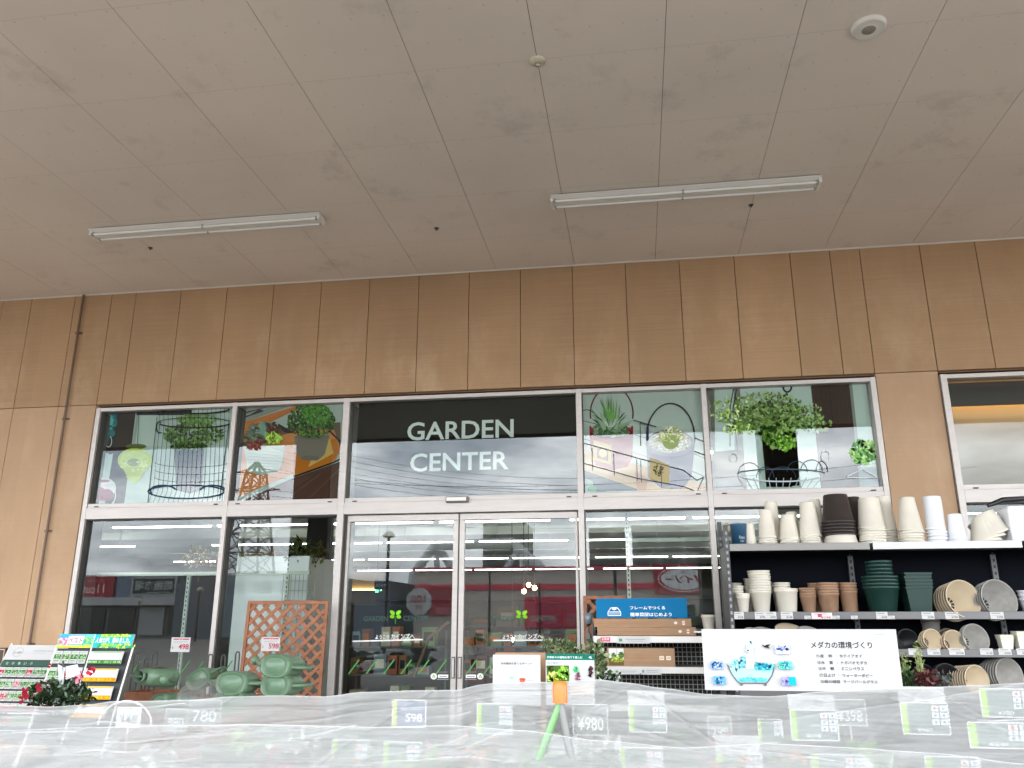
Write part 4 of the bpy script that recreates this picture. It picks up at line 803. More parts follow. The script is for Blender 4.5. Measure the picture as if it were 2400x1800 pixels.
st(2000, 2050, 1165, Y2, T, 4, BROWNP, 'dark brown pot upturned behind the cream stack', step=.024)
st(2028, 2097, 1168, Y1, T, 7, CREAM, 'cream pot in the wide stack right of the brown pots', taper=.78, step=.021)
st(2070, 2124, 1163, Y2 + .02, T, 7, CREAM, 'cream pot in the rear stack right of the brown ones', step=.021, taper=.68)
st(2124, 2187, 1166, Y1, T, 6, CREAM, 'cream pot in the stack before the tan pier', step=.021, taper=.64)
st(2191, 2242, 1164, Y1, T, 5, PWHITE, 'glossy white pot in the nearly straight stack', step=.027, taper=.95, rim=.005, rimh=.02)
st(2240, 2291, 1205, Y1 - .03, T, 3, PWHITE, 'glossy white pot in the short stack', step=.014, taper=.72, rim=.004)
# tilted stack and big white pot at the far right of the top
x0, x1 = W_(2288, Y1), W_(2364, Y1); me = pot_mesh((x1 - x0) / 2 * .95, (x1 - x0) / 2 * .6, .19, .003, CREAM)
for i in range(3):
    o = bpy.data.objects.new('plant_pot', me); COL.objects.link(o); o.rotation_euler = (math.pi, R(-3 - i * 7), 0); o.location = ((x0 + x1) / 2 + .01 + i * .012, Y1, T + .2 + .025 * i)
    tag(o, '%s cream pot of the leaning upturned stack near the rack end' % ['lowest', 'middle', 'topmost'][i], 'plant pot', 'plant pots stacked on the rack')
p = at(2310, 1215, Y1 + .05); b = MB(); b.box(-.1, .1, -.09, .09, 0, .075, PWHITE, M=Matrix.Rotation(R(-34), 4, 'Y')); tag(b.build('square_saucer', loc=(p.x, p.y, p.z - .06), bevel=.012), 'white square planter leaning on the tilted cream stack', 'planter')
p0, p1 = at(2358, 1262, Y1), at(2440, 1188, Y1); b = MB(); b.box(0, p1.x - p0.x, -.12, .12, 0, p1.z - T, PWHITE); tag(b.build('window_box_planter', loc=(p0.x, Y1, T), bevel=.018), 'large glossy white square planter at the right end of the rack top', 'planter')
b = MB(); b.tube([(-.12, 0, 0), (0, 0, .045), (.2, 0, .055)], [.016, .022, .02], BLKP); tag(b.build('black_hose_roll', loc=(p0.x + .03, Y1 + .02, p1.z + .02)), 'black rolled mesh lying over the large white planter', 'mesh roll')
# blue tin pot with rope handles
p0, p1 = at(1712, 1264, Y1), at(1751, 1228, Y1); w_ = (p1.x - p0.x) / 2; hh = p1.z - T
o = empty('tin_pot', ((p0.x + p1.x) / 2, Y1, T), 'navy blue tin pot with rope handles at the left end of the rack top', 'plant pot'); b = MB(); b.lathe([(.001, 0), (w_ * .84, 0), (w_ * .96, hh - .008), (w_ * 1.0, hh), (w_ * .95, hh), (w_ * .8, .01), (.001, .01)], BLUEP, 32); b.build('body', o)
for s in (-1, 1): b = MB(); b.tube([(s * (w_ * 1.0), 0, hh * .72), (s * (w_ + .03), -.01, hh * .66), (s * (w_ + .045), -.01, hh * .85), (s * (w_ + .02), 0, hh * 1.02), (s * w_ * .98, 0, hh * .95)], .011, ROPE, 8); b.build('handle', o)
A = Art(lambda u, v: Vector((math.sin(u) * (w_ * .935 + .0008), -math.cos(u) * (w_ * .935 + .0008), v)), (0, -1, 0)); A.text('Fiona', -.1, hh * .30, .55, hh * .44, 'd0d8dc'); A.text('LISA', 0, hh * .16, .4, hh * .24, 'd0d8dc'); A.mb.build('lettering', o)
# second shelf
Y3, Y4 = -1.46, -1.3
u = dict(inv=False, rim=.002, rimh=.012)
st(1704, 1742, 1367, Y4, S2, 4, CREAM, 'cream pot in the rear left stack on the middle shelf', step=.022, **u); st(1712, 1746, 1373, Y3 + .02, S2, 4, CREAM, 'cream pot in the slim front left stack', step=.022, **u); st(1722, 1758, 1391, Y3 - .06, S2, 3, CREAM, 'cream pot in the low front stack beside the post', step=.014, **u)
st(1745, 1772, 1356, Y4, S2, 5, CREAM, 'cream pot behind the tallest cream stack', step=.02, **u)
st(1755, 1811, 1338, Y3, S2, 9, CREAM, 'cream pot in the tallest stack on the middle shelf', step=.021, taper=.68, inv=False, rim=.003, rimh=.013)
st(1808, 1856, 1366, Y4, S2, 4, CREAM, 'cream pot in the rear stack left of the terracotta pots', step=.02, **u); st(1814, 1872, 1380, Y3, S2, 2, CREAM, 'wide cream pot before the rear cream stack', step=.014, taper=.8, inv=False, rim=.003, rimh=.014)
st(1873, 1915, 1378, Y3, S2, 4, TERRA, 'terracotta pot in the small left terracotta stack', step=.021, **u); st(1894, 1936, 1367, Y4, S2, 4, TERRA, 'terracotta pot in the rear terracotta stack', step=.021, **u)
st(1915, 1969, 1366, Y3, S2, 5, TERRA, 'terracotta pot in the big middle terracotta stack', step=.021, taper=.8, inv=False, rim=.003, rimh=.016); st(1967, 2012, 1366, Y3 + .03, S2, 4, TERRA, 'terracotta pot in the right terracotta stack', step=.023, taper=.82, **u)
st(2036, 2102, 1315, Y3 + .02, S2 + .14, 5, GREENP, 'smaller dark green pot atop the tall green stack', step=.03, taper=.8, inv=False, rim=.004, rimh=.02)
st(2022, 2112, 1350, Y3 - .02, S2, 4, GREENP, 'big dark green pot at the foot of the tall green stack', step=.028, taper=.74, inv=False, rim=.004, rimh=.02)
st(2114, 2184, 1343, Y3, S2, 5, GREENP, 'square dark green pot in the stack beside the round ones', step=.027, taper=.78, inv=False, rim=.003, rimh=.018, sq=True)
st(2385, 2440, 1384, Y3, S2, 3, PWHITE, 'white pot standing at the right edge of the middle shelf', step=.03, taper=.72, **u)
def lying(px_, py_, rpx, Y, n, m, desc, inner=None, axis=(.3, -1, .2), step=.028, holes=12, dep=.9, tp=.52):
    c = at(px_, py_, Y); r = rpx * (Y - CAM.y) / FPX * .98; h = r * 1.7 * dep; me = pot_mesh(r, r * tp, h, .0025, m, holes=holes, inner=inner, rimh=.008)
    stack(me, n, c, step, desc, 'pots lying on their sides on the rack', axis=axis, h=h)
TANI = mat('cream_matte', (.6, .5, .36), .6, nscale=8, namt=.06)
lying(2259, 1403, 40, -1.57, 6, TANI, 'cream slit pot of the large lying row on the middle shelf', step=.032)
lying(2343, 1403, 41, -1.55, 5, GREYP, 'grey slit pot of the large lying row on the middle shelf', step=.026)
lying(2130, 1502, 25, -1.5, 3, BLKP, 'black slit pot lying open on the lower shelf', step=.02)
lying(2187, 1499, 22, -1.55, 3, TANI, 'small cream slit pot lying left of its larger twin'); lying(2239, 1505, 25, -1.58, 2, TANI, 'cream slit pot lying between cream and grey pots'); lying(2225, 1500, 24, -1.45, 1, mat('brown_matte', (.2, .15, .11), .6), 'brown slit pot lying behind the cream ones')
lying(2288, 1496, 30, -1.55, 3, GREYP, 'grey slit pot lying on the lower shelf', step=.02)
for i, (a, c_, t_) in enumerate(((2322, 2356, 1488), (2360, 2400, 1480), (2400, 2440, 1475))):
    st(a, c_, t_, -1.5, S3, 3, mat('ivory_plastic', (.7, .68, .58), .4), 'ivory square pot, %s stack at the right of the lower shelf' % ['first', 'second', 'third'][i], inv=False, sq=True, taper=.8, step=.012, rim=.002, rimh=.01)
st(2150, 2196, 1452, -1.25, S3, 2, GREYP, 'tall grey pot standing behind the lying cream pots', inv=False, taper=.85)
for i, (u_, v_, r_, m_) in enumerate(((1765, 1480, 20, GREYP), (1790, 1482, 26, GREYP), (1850, 1475, 30, TANI), (1895, 1478, 22, GREYP), (1940, 1486, 22, GREYP))):
    lying(u_, v_, r_, -1.45, 1, m_, 'bowl shaped pot above the fish poster, %s from the left' % ORD[i].replace('lowest', 'first'), axis=(.1, -.5, 1))
lying(2170, 1590, 29, -1.5, 1, BLKP, 'black slit pot with a thin brown rim on the lowest shelf', inner=BLKP); lying(2223, 1592, 32, -1.55, 3, BLKP, 'large black slit pot lying on the lowest shelf', step=.02)
lying(2291, 1594, 30, -1.58, 8, TANI, 'cream slit pot of the long row on the lowest shelf', axis=(.42, -1, .1), step=.026); lying(2367, 1582, 34, -1.56, 7, GREYP, 'grey slit pot of the long row on the lowest shelf', axis=(.42, -1, .1), step=.026)
for i in range(6):
    a = 1.95 + i * .0; 
# ------------------------------------------------------------------ box rack right of the doors
o = empty('wire_back_rack', (-.42, -1.0, .12), 'silver shelf rack with a wire grid back right of the doors', 'rack'); ro2 = Vector(o.location)
def wb(name, x0, x1, y0, y1, z0, z1, m, bevel=0):
    b = MB(); b.box(x0 - ro2.x, x1 - ro2.x, y0 - ro2.y, y1 - ro2.y, z0 - ro2.z, z1 - ro2.z, m); return b.build(name, o, bevel)
RAILL = mat('rail_pale', (.55, .54, .52), .35, .4)
for z, nm in ((1.365, 0), (1.11, 1), (.8, 2)):
    wb('shelf', -.4, .62, -1.0, -.6, z - .02, z, mat('shelf_dark', (.16, .16, .15), .5)); wb('price_rail', -.41, .63, -1.016, -1.004, z - .055, z + .002, RAILL, .003)
b = MB()
for i in range(27): b.tube([(i * .04 - .0, .41, .2), (i * .04, .41, 1.30)], .0028, WIRE, 5)
for i in range(28): b.tube([(0, .4045, .22 + i * .04), (1.04, .4045, .22 + i * .04)], .0028, WIRE, 5)
b.build('wire_grid', o); wb('back_board', -.42, .64, -.57, -.55, .2, 1.45, mat('dark_backing', (.015, .015, .016), .8))
for x in (-.43, .64): wb('upright', x, x + .02, -.6, -.57, .12, 1.47, STEELD)
wb('upper_shelf', .47, .66, -1.0, -.7, 1.395, 1.41, RAILL)
def tick(u0, u1, v0, v1, col='ffffff', red=False):
    a, c_ = at(u0, v1, -1.018), at(u1, v0, -1.018); b = MB(); b.box(a.x - ro2.x, c_.x - ro2.x, -.02, -.017, a.z - ro2.z, c_.z - ro2.z, PAPER); A = world_art((a.x - ro2.x, -.0203, a.z - ro2.z), (1, 0, 0), (0, 0, 1), (0, -1, 0), mb=b); W2, H2 = c_.x - a.x, c_.z - a.z
    if red: A.rect(0, H2 * .25, W2, H2, 'c8305a'); A.text('お買得', W2 * .1, H2 * .4, W2 * .9, H2 * .9, 'ffffff')
    else: A.line([(W2 * .25, H2 * .6), (W2 * .85, H2 * .6)], H2 * .06, '777777'); A.line([(W2 * .3, H2 * .35), (W2 * .8, H2 * .35)], H2 * .06, '999999'); A.rect(W2 * .05, H2 * .3, W2 * .15, H2 * .7, '6a8a70')
    b.build('price_label', o)
tick(1408, 1430, 1494, 1506, red=True); tick(1447, 1523, 1492, 1508); tick(1440, 1500, 1568, 1580); tick(1503, 1550, 1566, 1581)
BL = -.98
p0, p1 = at(1398, 1448, BL), at(1609, 1402, BL); so_ = empty('shelf_sign', (p0.x, BL, p0.z), 'bright blue sign board with white frame garden logo on top of the boxes', 'sign'); w_, h_ = p1.x - p0.x, p1.z - p0.z
b = MB(); b.box(0, w_, 0, .006, 0, h_, mat('cyan_blue_board', (.001, .15, .34), .6, spec=.15)); b.build('board', so_)
A = world_art((0, -.0005, 0), (1, 0, 0), (0, 0, 1), (0, -1, 0)); A.text('フレームでつくる', w_ * .375, h_ * .42, w_ * .76, h_ * .6, 'f4f8fa', .016); A.text('簡単菜園はじめよう', w_ * .375, h_ * .07, w_ * .83, h_ * .27, 'f4f8fa', .016)
A.line([(w_ * .13, h_ * .3), (w_ * .165, h_ * .52), (w_ * .235, h_ * .52), (w_ * .27, h_ * .3), (w_ * .13, h_ * .3), (w_ * .13, h_ * .12), (w_ * .27, h_ * .12), (w_ * .27, h_ * .3)], .006, 'f4f8fa'); A.line([(w_ * .14, h_ * .2), (w_ * .26, h_ * .2)], .004, 'f4f8fa'); A.ell(w_ * .19, h_ * .46, .012, .008, 'f4f8fa'); A.ell(w_ * .21, h_ * .46, .012, .008, 'f4f8fa'); A.line([(w_ * .2, h_ * .3), (w_ * .2, h_ * .46)], .003, 'f4f8fa')
A.mb.build('lettering', so_)
def carton(u0, u1, v0, v1, dep, label, photo=False, Y=-.99, hh=None):
    p0, p1 = at(u0, v1, Y), at(u1, v0, Y); w_, h_ = p1.x - p0.x, (hh or p1.z - p0.z); c = empty('cardboard_box', (p0.x, Y, p0.z), label, 'box', 'cardboard boxes on the wire back rack'); b = MB(); b.box(0, w_, 0, dep, 0, h_, CARD); b.build('carton', c, .003)
    A = world_art((0, -.0006, 0), (1, 0, 0), (0, 0, 1), (0, -1, 0))
    for k in range(3): A.line([(.03, h_ * (.25 + .22 * k)), (w_ * .7, h_ * (.25 + .22 * k))], .0022, 'a07a58' if k != 1 else 'b8604a', .3)
    if photo:
        A.rect(w_ * .03, h_ * .06, w_ * .25, h_ * .97, 'd9dcd6'); A.rect(w_ * .03, h_ * .06, w_ * .25, h_ * .38, '6a5a3c'); A.leaves(w_ * .1, h_ * .52, w_ * .04, h_ * .2, 60, .01, ['4f6f3a', '6f8f4a', '3a5a2c']); A.leaves(w_ * .15, h_ * .38, w_ * .09, h_ * .12, 110, .01, ['b8c84a', '9ab03c', '6f8f3a', 'd8d870']); A.leaves(w_ * .21, h_ * .62, w_ * .035, h_ * .16, 60, .01, ['4f6f3a', '3a5a2c', '6f8f4a']); A.line([(w_ * .15, h_ * .5), (w_ * .15, h_ * .96)], .003, '8a8478')
        A.rect(w_ * .77, h_ * .36, w_ * .84, h_ * .58, 'e4d4c0'); A.rect(w_ * .87, h_ * .36, w_ * .94, h_ * .58, 'e4d4c0'); A.line([(w_ * .78, h_ * .47), (w_ * .83, h_ * .47)], .004, '6a5040'); A.line([(w_ * .88, h_ * .47), (w_ * .93, h_ * .47)], .004, '6a5040')
    else:
        A.ell(w_ * .84, h_ * .5, .015, .012, 'e8dcd0'); A.ell(w_ * .92, h_ * .5, .014, .02, 'e8d0c8'); A.line([(w_ * .905, h_ * .5), (w_ * .935, h_ * .5)], .006, 'c04a3a')
    A.mb.build('print', c)
carton(1392, 1620, 1450, 1470, .3, 'long flat cardboard box directly under the blue sign board', Y=-.985); carton(1400, 1631, 1470, 1489.5, .3, 'long flat cardboard box resting on the silver shelf rail', Y=-.98); carton(1423, 1581, 1519, 1562, .25, 'cardboard box with a garden photo on the lower silver shelf', True, Y=-.98)
st(1639, 1674, 1441, -.9, 1.411, 2, CREAM, 'cream pot beside the white fish poster', inv=False, taper=.76, step=.012, rimh=.012)
# lattice helper, orange wood
def lattice(loc, w_, h_, n, rot, label, pitch=.094):
    o = empty('lattice_panel', loc, label, 'lattice panel', rot=rot); f = .035; b = MB()
    for x0, x1, z0, z1 in ((0, f, 0, h_), (w_ - f, w_, 0, h_)): b.box(x0, x1, -.014, .014, z0, z1, WOODC)
    for z0, z1 in ((0, f), (h_ - f, h_)): b.box(f + .0005, w_ - f - .0005, -.012, .012, z0, z1, WOODC)
    b.build('frame', o, .003); b = MB()
    for s, y0 in ((1, -.0085), (-1, .0005)):
        k = -int(h_ / pitch / 1.0) - 2
        while k * pitch * 1.414 < w_ + h_:
            off = k * pitch * 1.414; pts = []
            # line x = off + s * z (or mirrored), clipped to the frame
            za, zb = f, h_ - f; xa, xb = (off + za, off + zb) if s == 1 else (off - za + h_, off - zb + h_)
            t0, t1 = 0.0, 1.0; d = xb - xa
            lo, hi = f, w_ - f; ta, tb_ = (lo - xa) / d, (hi - xa) / d
            if ta > tb_: ta, tb_ = tb_, ta
            t0, t1 = max(t0, ta), min(t1, tb_)
            if t1 - t0 > .02:
                P0 = Vector((xa + d * t0, y0 + .004, za + (zb - za) * t0)); P1 = Vector((xa + d * t1, y0 + .004, za + (zb - za) * t1)); dd = P1 - P0; L_ = dd.length; an = math.atan2(dd.z, dd.x)
                b.box(0, L_, -.004, .004, -.017, .017, WOODC, M=Matrix.Translation(P0) @ Matrix.Rotation(-an, 4, 'Y'))
            k += 1
    b.build('slats', o); return o
lp = at(586, 1408, -.3); lq = at(774, 1407, -.3)
lattice((lp.x, -.42, lp.z - 1.2), lq.x - lp.x, 1.2, 9, (R(-4), 0, 0), 'orange stained wooden lattice panel leaning on the window behind the watering cans')
lp = at(1366, 1396, -.32); lattice((lp.x, -.32, .7), .42, lp.z - .7, 5, (R(-3), 0, 0), 'orange wooden lattice panel half hidden behind the blue sign')
# small things between door and rack
p0 = at(1369, 1437, -.7); p1 = at(1390, 1462, -.7); w_ = (p1.x - p0.x) / 2; b = MB(); b.lathe([(.001, 0), (w_ * .7, 0), (w_, p0.z - p1.z), (w_ * .93, p0.z - p1.z), (w_ * .6, .01), (.001, .01)], mat('blue_grey_zinc', (.2, .26, .31), .45, .3), 24); tag(b.build('zinc_bucket', loc=(p0.x + w_, -.7, p1.z)), 'small blue grey zinc bucket on stakes beside the door jamb', 'bucket')
b = MB()
for i in range(16): x, y = random.uniform(-.05, .07), random.uniform(-.05, .05); b.tube([(x, y, .12), (x * .8, y * .8, p1.z - random.uniform(.0, .1))], .009, mat('grey_stake', (.16, .15, .14), .7), 6)
tag(b.build('stake_bundle', loc=(p0.x + w_, -.7, 0)), 'bundle of thin grey stakes standing beside the right door jamb', 'stakes')
def plant(name, u, v, Y, r, n, size, cols, label, sq=(1, 1, 1), h=.25, pot=None, flowers=None, z0=None):
    p = at(u, v, Y); o = empty(name, (p.x, Y, z0 if z0 is not None else p.z - h), label, 'plant'); hz = p.z - o.location.z; b = MB(); leafy(b, (0, 0, hz), r, n, size, cols, sq)
    for i in range(9): a = random.uniform(0, 6.28); b.tube([(0, 0, .02), (math.cos(a) * r * .3, math.sin(a) * r * .3, hz * .6), (math.cos(a) * r * .7 * sq[0], math.sin(a) * r * .6 * sq[1], hz + random.uniform(-.3, .7) * r * sq[2])], .0025, LEAF, 5, lin(cols[0]))
    b.build('foliage', o)
    if pot: b = MB(); b.lathe([(.001, -.1), (pot * .75, -.1), (pot, .02), (pot * .93, .02), (pot * .7, -.08)], BLKP, 20); b.build('pot', o)
    if flowers:
        for fu, fv, fr, fc in flowers:
            q = at(fu, fv, Y - r * .7) - o.location; b = MB()
            for k in range(14): a = random.uniform(0, 6.28); t = Vector((math.cos(a), -.3, math.sin(a))) * fr * random.uniform(.5, 1); e = t.cross(Vector((0, 1, 0))) * .5; z = q + t * .2; b.face([z, z + t * .6 + e, z + t, z + t * .6 - e], LEAF, lin(random.choice(fc)))
            b.build('flower', o)
    return o
VG = ['1f3018', '2c4220', '3c5a2c', '16240f', '4d6a3c']; PG = ['7a8a60', '94a276', '5c6c44', 'a8b48c', '3e5030']
plant('variegated_shrub', 1330, 1530, -2.2, .13, 260, .04, PG, 'pale green leafy shrub behind the two small posters', (1.5, .8, .6)); plant('variegated_shrub', 1398, 1560, -2.3, .1, 260, .05, PG + ['5a6a3a', 'e0e4d8'], 'tall pale grassy plant left of the silver rack', (.8, .8, 1.8))
plant('ivy_plant', 1426, 1590, -2.4, .07, 150, .035, VG + ['dfe6e4', 'c8d4d0'], 'small white edged ivy before the silver rack', (1.4, 1, .7)); plant('ivy_plant', 1300, 1510, -2.0, .07, 110, .035, PG, 'spray of pale leaves above the green headed poster', (1.9, 1, .6))
plant('flower_spike_plant', 2154, 1545, -3.4, .035, 150, .016, ['a8b478', 'c8ce98', '7f9a58', 'e0e0c0', '4f6a3a'], 'tall pale yellow green flower spike right of the fish poster', (.7, .7, 3.2)); plant('flower_spike_plant', 2122, 1560, -3.4, .035, 130, .018, ['8f9c60', 'b8be88', '4f6a3a', '3c5430'], 'second shorter flower spike against the fish poster edge', (.7, .7, 2.8))
plant('heuchera', 2172, 1592, -3.5, .06, 150, .035, ['5a2a2c', '7a4444', '42191c', '94686a', '4a3a34'], 'dark red leafed plant under the flower spikes', (1.4, 1, .8)); plant('heuchera', 2128, 1592, -3.5, .05, 120, .03, VG + ['6a8a68'], 'dark green bushy plant at the corner of the fish poster', (1, 1, 1)); plant('heuchera', 2212, 1592, -3.5, .04, 70, .03, ['5a6460', '8a9490', '2f3a34', '6a5a60'], 'small grey leafed plant right of the red leafed one', (1.3, 1, .6))
#PART4
# ------------------------------------------------------------------ left: price cards, watering cans, stakes, planter
def price_card(u0, u1, v0, v1, Y, txt, label):
    p0, p1 = at(u0, v1, Y), at(u1, v0, Y); w_, h_ = p1.x - p0.x, p1.z - p0.z; o = empty('price_card', (p0.x, Y, p0.z), label, 'price card', 'white price cards with crimson numbers'); b = MB(); b.box(0, w_, 0, .004, 0, h_, PAPER); b.build('card', o); b = MB(); b.tube([(w_ * .5, .006, h_ * .5), (w_ * .5, .006, -p0.z + .15)], .004, STEELD, 6); b.build('stand', o)
    A = world_art((0, -.0004, 0), (1, 0, 0), (0, 0, 1), (0, -1, 0)); A.line([(w_ * .1, h_ * .88), (w_ * .4, h_ * .88)], h_ * .07, 'a81c40'); A.line([(w_ * .6, h_ * .88), (w_ * .92, h_ * .88)], h_ * .07, 'a81c40'); A.rect(w_ * .42, h_ * .85, w_ * .58, h_ * .92, 'c83050'); A.line([(w_ * .12, h_ * .7), (w_ * .85, h_ * .7)], h_ * .03, '999999'); A.line([(w_ * .12, h_ * .62), (w_ * .6, h_ * .62)], h_ * .03, 'b0b0b0'); A.text(txt, w_ * .42, h_ * .18, w_ * .95, h_ * .55, 'a8183c', .01); A.text('¥', w_ * .07, h_ * .2, w_ * .14, h_ * .4, '444444'); A.mb.build('print', o)
price_card(399, 447, 1494, 1528, -.6, '498', 'white price card reading 498 before the left window'); price_card(611, 657, 1493, 1526, -.75, '598', 'white price card reading 598 on the lattice panel')
def can_geo():
    o = empty('watering_can'); rx_, ry_ = .108, .076; hh = .27
    def ring(z, k=1, n=36):
        return [Vector((math.copysign(abs(math.cos(t)) ** .75, math.cos(t)) * rx_ * k, math.copysign(abs(math.sin(t)) ** .75, math.sin(t)) * ry_ * k, z)) for t in [2 * math.pi * i / n for i in range(n)]]
    b = MB(); prof = [(0, .90), (.012, .985), (.03, 1.0), (.10, .96), (.19, .92), (.235, .86), (.262, .7), (.272, .42)]; vs = []
    for z, k in prof: vs += ring(z, k)
    n = 36; b.raw(vs, [(i * n + k, i * n + (k + 1) % n, (i + 1) * n + (k + 1) % n, (i + 1) * n + k) for i in range(len(prof) - 1) for k in range(n)], SAGE, smooth=True)
    # base: raised rim, groove, flat centre
    vs = ring(0, .90) + ring(.004, .80) + ring(.011, .66) + ring(.011, .60) + ring(.003, .54) + ring(.003, .01)
    b.raw(vs, [(i * n + (k + 1) % n, i * n + k, (i + 1) * n + k, (i + 1) * n + (k + 1) % n) for i in (0, 2, 3, 4) for k in range(n)], SAGE, smooth=True); b.raw(vs, [(1 * n + (k + 1) % n, 1 * n + k, 2 * n + k, 2 * n + (k + 1) % n) for k in range(n)], SAGED, smooth=True)
    b.build('body', o); b = MB(); b.lathe([(.04, .262), (.046, .268), (.05, .285), (.05, .297), (.042, .297), (.036, .27), (.035, .25)], SAGE, 28, Matrix.Translation((-.02, 0, 0))); b.build('mouth_ring', o)
    b = MB(); b.tube([(.1, 0, .06), (.15, 0, .09), (.23, 0, .2), (.31, 0, .33), (.35, 0, .385)], [.026, .022, .017, .013, .012], SAGE, 12); b.build('spout', o)
    b = MB(); b.lathe([(.012, 0), (.03, .03), (.032, .04), (.001, .045)], SAGE, 20, Matrix.Translation((.345, 0, .38)) @ Matrix.Rotation(R(50), 4, 'Y')); b.build('rose', o)
    b = MB(); b.tube([(-.1, 0, .04), (-.15, 0, .07), (-.175, 0, .15), (-.16, 0, .24), (-.11, 0, .3), (-.05, 0, .31), (.0, 0, .28)], [.011, .012, .012, .012, .012, .011, .009], SAGE, 10); b.build('handle', o)
    return o
can0 = can_geo(); cansd = [
    # base-centre pixel, depth, roll about its axis, yaw of the axis away from the viewer, label, flip
    (540, 1602, -2.35, 180, 0, 'sage green watering can lying with its oval base towards us beside the clear dome'),
    (643, 1561, -2.25, 184, 6, 'topmost sage green watering can of the pile before the lattice'), (643, 1607, -2.25, 180, 4, 'sage green watering can under the topmost one before the lattice'),
    (532, 1646, -2.35, 175, 0, 'sage green watering can at the very bottom of the left pile, mostly hidden'),
    (368, 1648, -2.2, 170, 25, 'sage green watering can lying low at the left behind the plastic cover'), (463, 1592, -2.0, 150, -8, 'sage green watering can standing behind the clear dome')]
for i, (u, v, Y, roll, yw, lab) in enumerate(cansd):
    o = can0 if i == 0 else copy_tree(can0); o.location = at(u, v, Y); tag(o, lab, 'watering can', 'sage green watering cans piled by the lattice'); o.scale = (1.2, 1.2, 1.15) if i < 4 else (1, 1, 1)
    # body axis +Z points away from the viewer
    ax = Vector((math.sin(R(yw)), math.cos(R(yw)), -.03)).normalized(); q = ax.to_track_quat('Z', 'X'); o.rotation_euler = (q.to_matrix() @ Matrix.Rotation(R(roll + 90), 3, 'Z')).to_euler()
o = copy_tree(can0); o.scale = (1, 1, 1); o.location = at(400, 1588, -2.1); tag(o, 'sage green watering can on its side showing its mouth ring and orange label', 'watering can', 'sage green watering cans piled by the lattice')
ax = Vector((-.30, -.95, .08)).normalized(); o.rotation_euler = (ax.to_track_quat('Z', 'X').to_matrix() @ Matrix.Rotation(R(268), 3, 'Z')).to_euler()
A = Art(lambda u, v: Vector((u, -.0775 if 0 else .0755, v)), (0, 1, 0)); A.rect(-.05, .06, .05, .2, 'c8bfa8'); A.rect(-.05, .06, .0, .12, 'd08a3c'); A.rect(.01, .13, .05, .19, '6a8a5a'); A.text('じょうろ', -.045, .14, .0, .17, '4a4a3a'); A.mb.build('paper_label', o)
# clear dome
DOME = bpy.data.materials.new('clear_plastic'); DOME.use_nodes = True; n_ = DOME.node_tree; b_ = n_.nodes['Principled BSDF']; t_ = n_.nodes.new('ShaderNodeBsdfTransparent'); x_ = n_.nodes.new('ShaderNodeMixShader'); x_.inputs[0].default_value = .26; b_.inputs['Base Color'].default_value = (.28, .3, .29, 1); b_.inputs['Roughness'].default_value = .15
n_.links.new(t_.outputs[0], x_.inputs[1]); n_.links.new(b_.outputs[0], x_.inputs[2]); n_.links.new(x_.outputs[0], n_.nodes['Material Output'].inputs[0])
p = at(469, 1640, -2.75); r_ = 54 * (2.75 - 8.665) / -FPX; o = empty('plant_dome', p, 'clear fluted plastic dome standing before the watering cans', 'plant dome'); b = MB()
N_ = 72; prof = [(math.cos(R(a)) , math.sin(R(a))) for a in range(0, 91, 6)]; vs = []
for c_, s_ in prof:
    for k in range(N_): rr = r_ * c_ * (1 + (.022 if k % 2 else 0)); vs.append(Vector((rr * math.cos(2 * math.pi * k / N_), rr * math.sin(2 * math.pi * k / N_), r_ * s_ - .02)))
b.raw(vs, [(i * N_ + k, i * N_ + (k + 1) % N_, (i + 1) * N_ + (k + 1) % N_, (i + 1) * N_ + k) for i in range(len(prof) - 1) for k in range(N_)], DOME, smooth=True); b.build('dome', o)
b = MB(); b.lathe([(.0, r_ - .02), (.018, r_ - .02), (.02, r_ + .012), (.001, r_ + .016)], DOME, 16); b.build('vent_cap', o); b = MB(); b.lathe([(r_, -.024), (r_ * 1.07, -.024), (r_ * 1.07, -.016), (r_, -.014)], DOME, 48); b.build('rim', o)
# planter boxes and hooked stakes
def planter(u0, u1, v0, Y, label, m=WOODC):
    p0, p1 = at(u0, v0, Y), at(u1, v0, Y); o = empty('wooden_planter', (p0.x, Y, .12), label, 'planter'); w_, h_ = p1.x - p0.x, p0.z - .12; b = MB(); n = 7; bh = h_ / n
    for k in range(n): b.box(0, w_, 0, .02, k * bh + .002, (k + 1) * bh - .002, m); b.box(0, w_, .3, .32, k * bh + .002, (k + 1) * bh - .002, m); b.box(0, .02, .021, .299, k * bh + .002, (k + 1) * bh - .002, m); b.box(w_ - .02, w_, .021, .299, k * bh + .002, (k + 1) * bh - .002, m)
    b.build('boards', o, .003); b = MB(); b.box(.021, w_ - .021, .021, .299, h_ - .09, h_ - .08, mat('soil', (.03, .02, .015), .9)); b.build('soil', o)
planter(292, 420, 1621, -1.5, 'orange brown wooden planter behind the seed rack'); planter(424, 575, 1632, -1.5, 'orange brown wooden planter behind the clear dome')
for i, (u, v0, dx, Y) in enumerate(((314, 1533, 12, -1.4), (358, 1530, 12, -1.35), (489, 1534, 10, -1.4), (520, 1535, 9, -1.35), (553, 1528, 9, -1.35), (338, 1545, 9, -1.2))):
    p = at(u, v0, Y); q = at(u + dx, v0, Y).x - p.x; b = MB(); b.tube([(0, 0, .6 - p.z), (0, 0, -.02), (q * .2, 0, 0), (q * .8, 0, 0), (q, 0, -.02), (q, 0, .6 - p.z)], .007, mat('stake_grey', (.05, .048, .045), .6), 8)
    tag(b.build('hooked_stake', loc=p), 'thin grey hairpin garden stake, %s from the left before the windows' % ['first', 'third', 'fourth', 'fifth', 'sixth', 'second'][i], 'garden stake', 'hairpin stakes before the left windows')
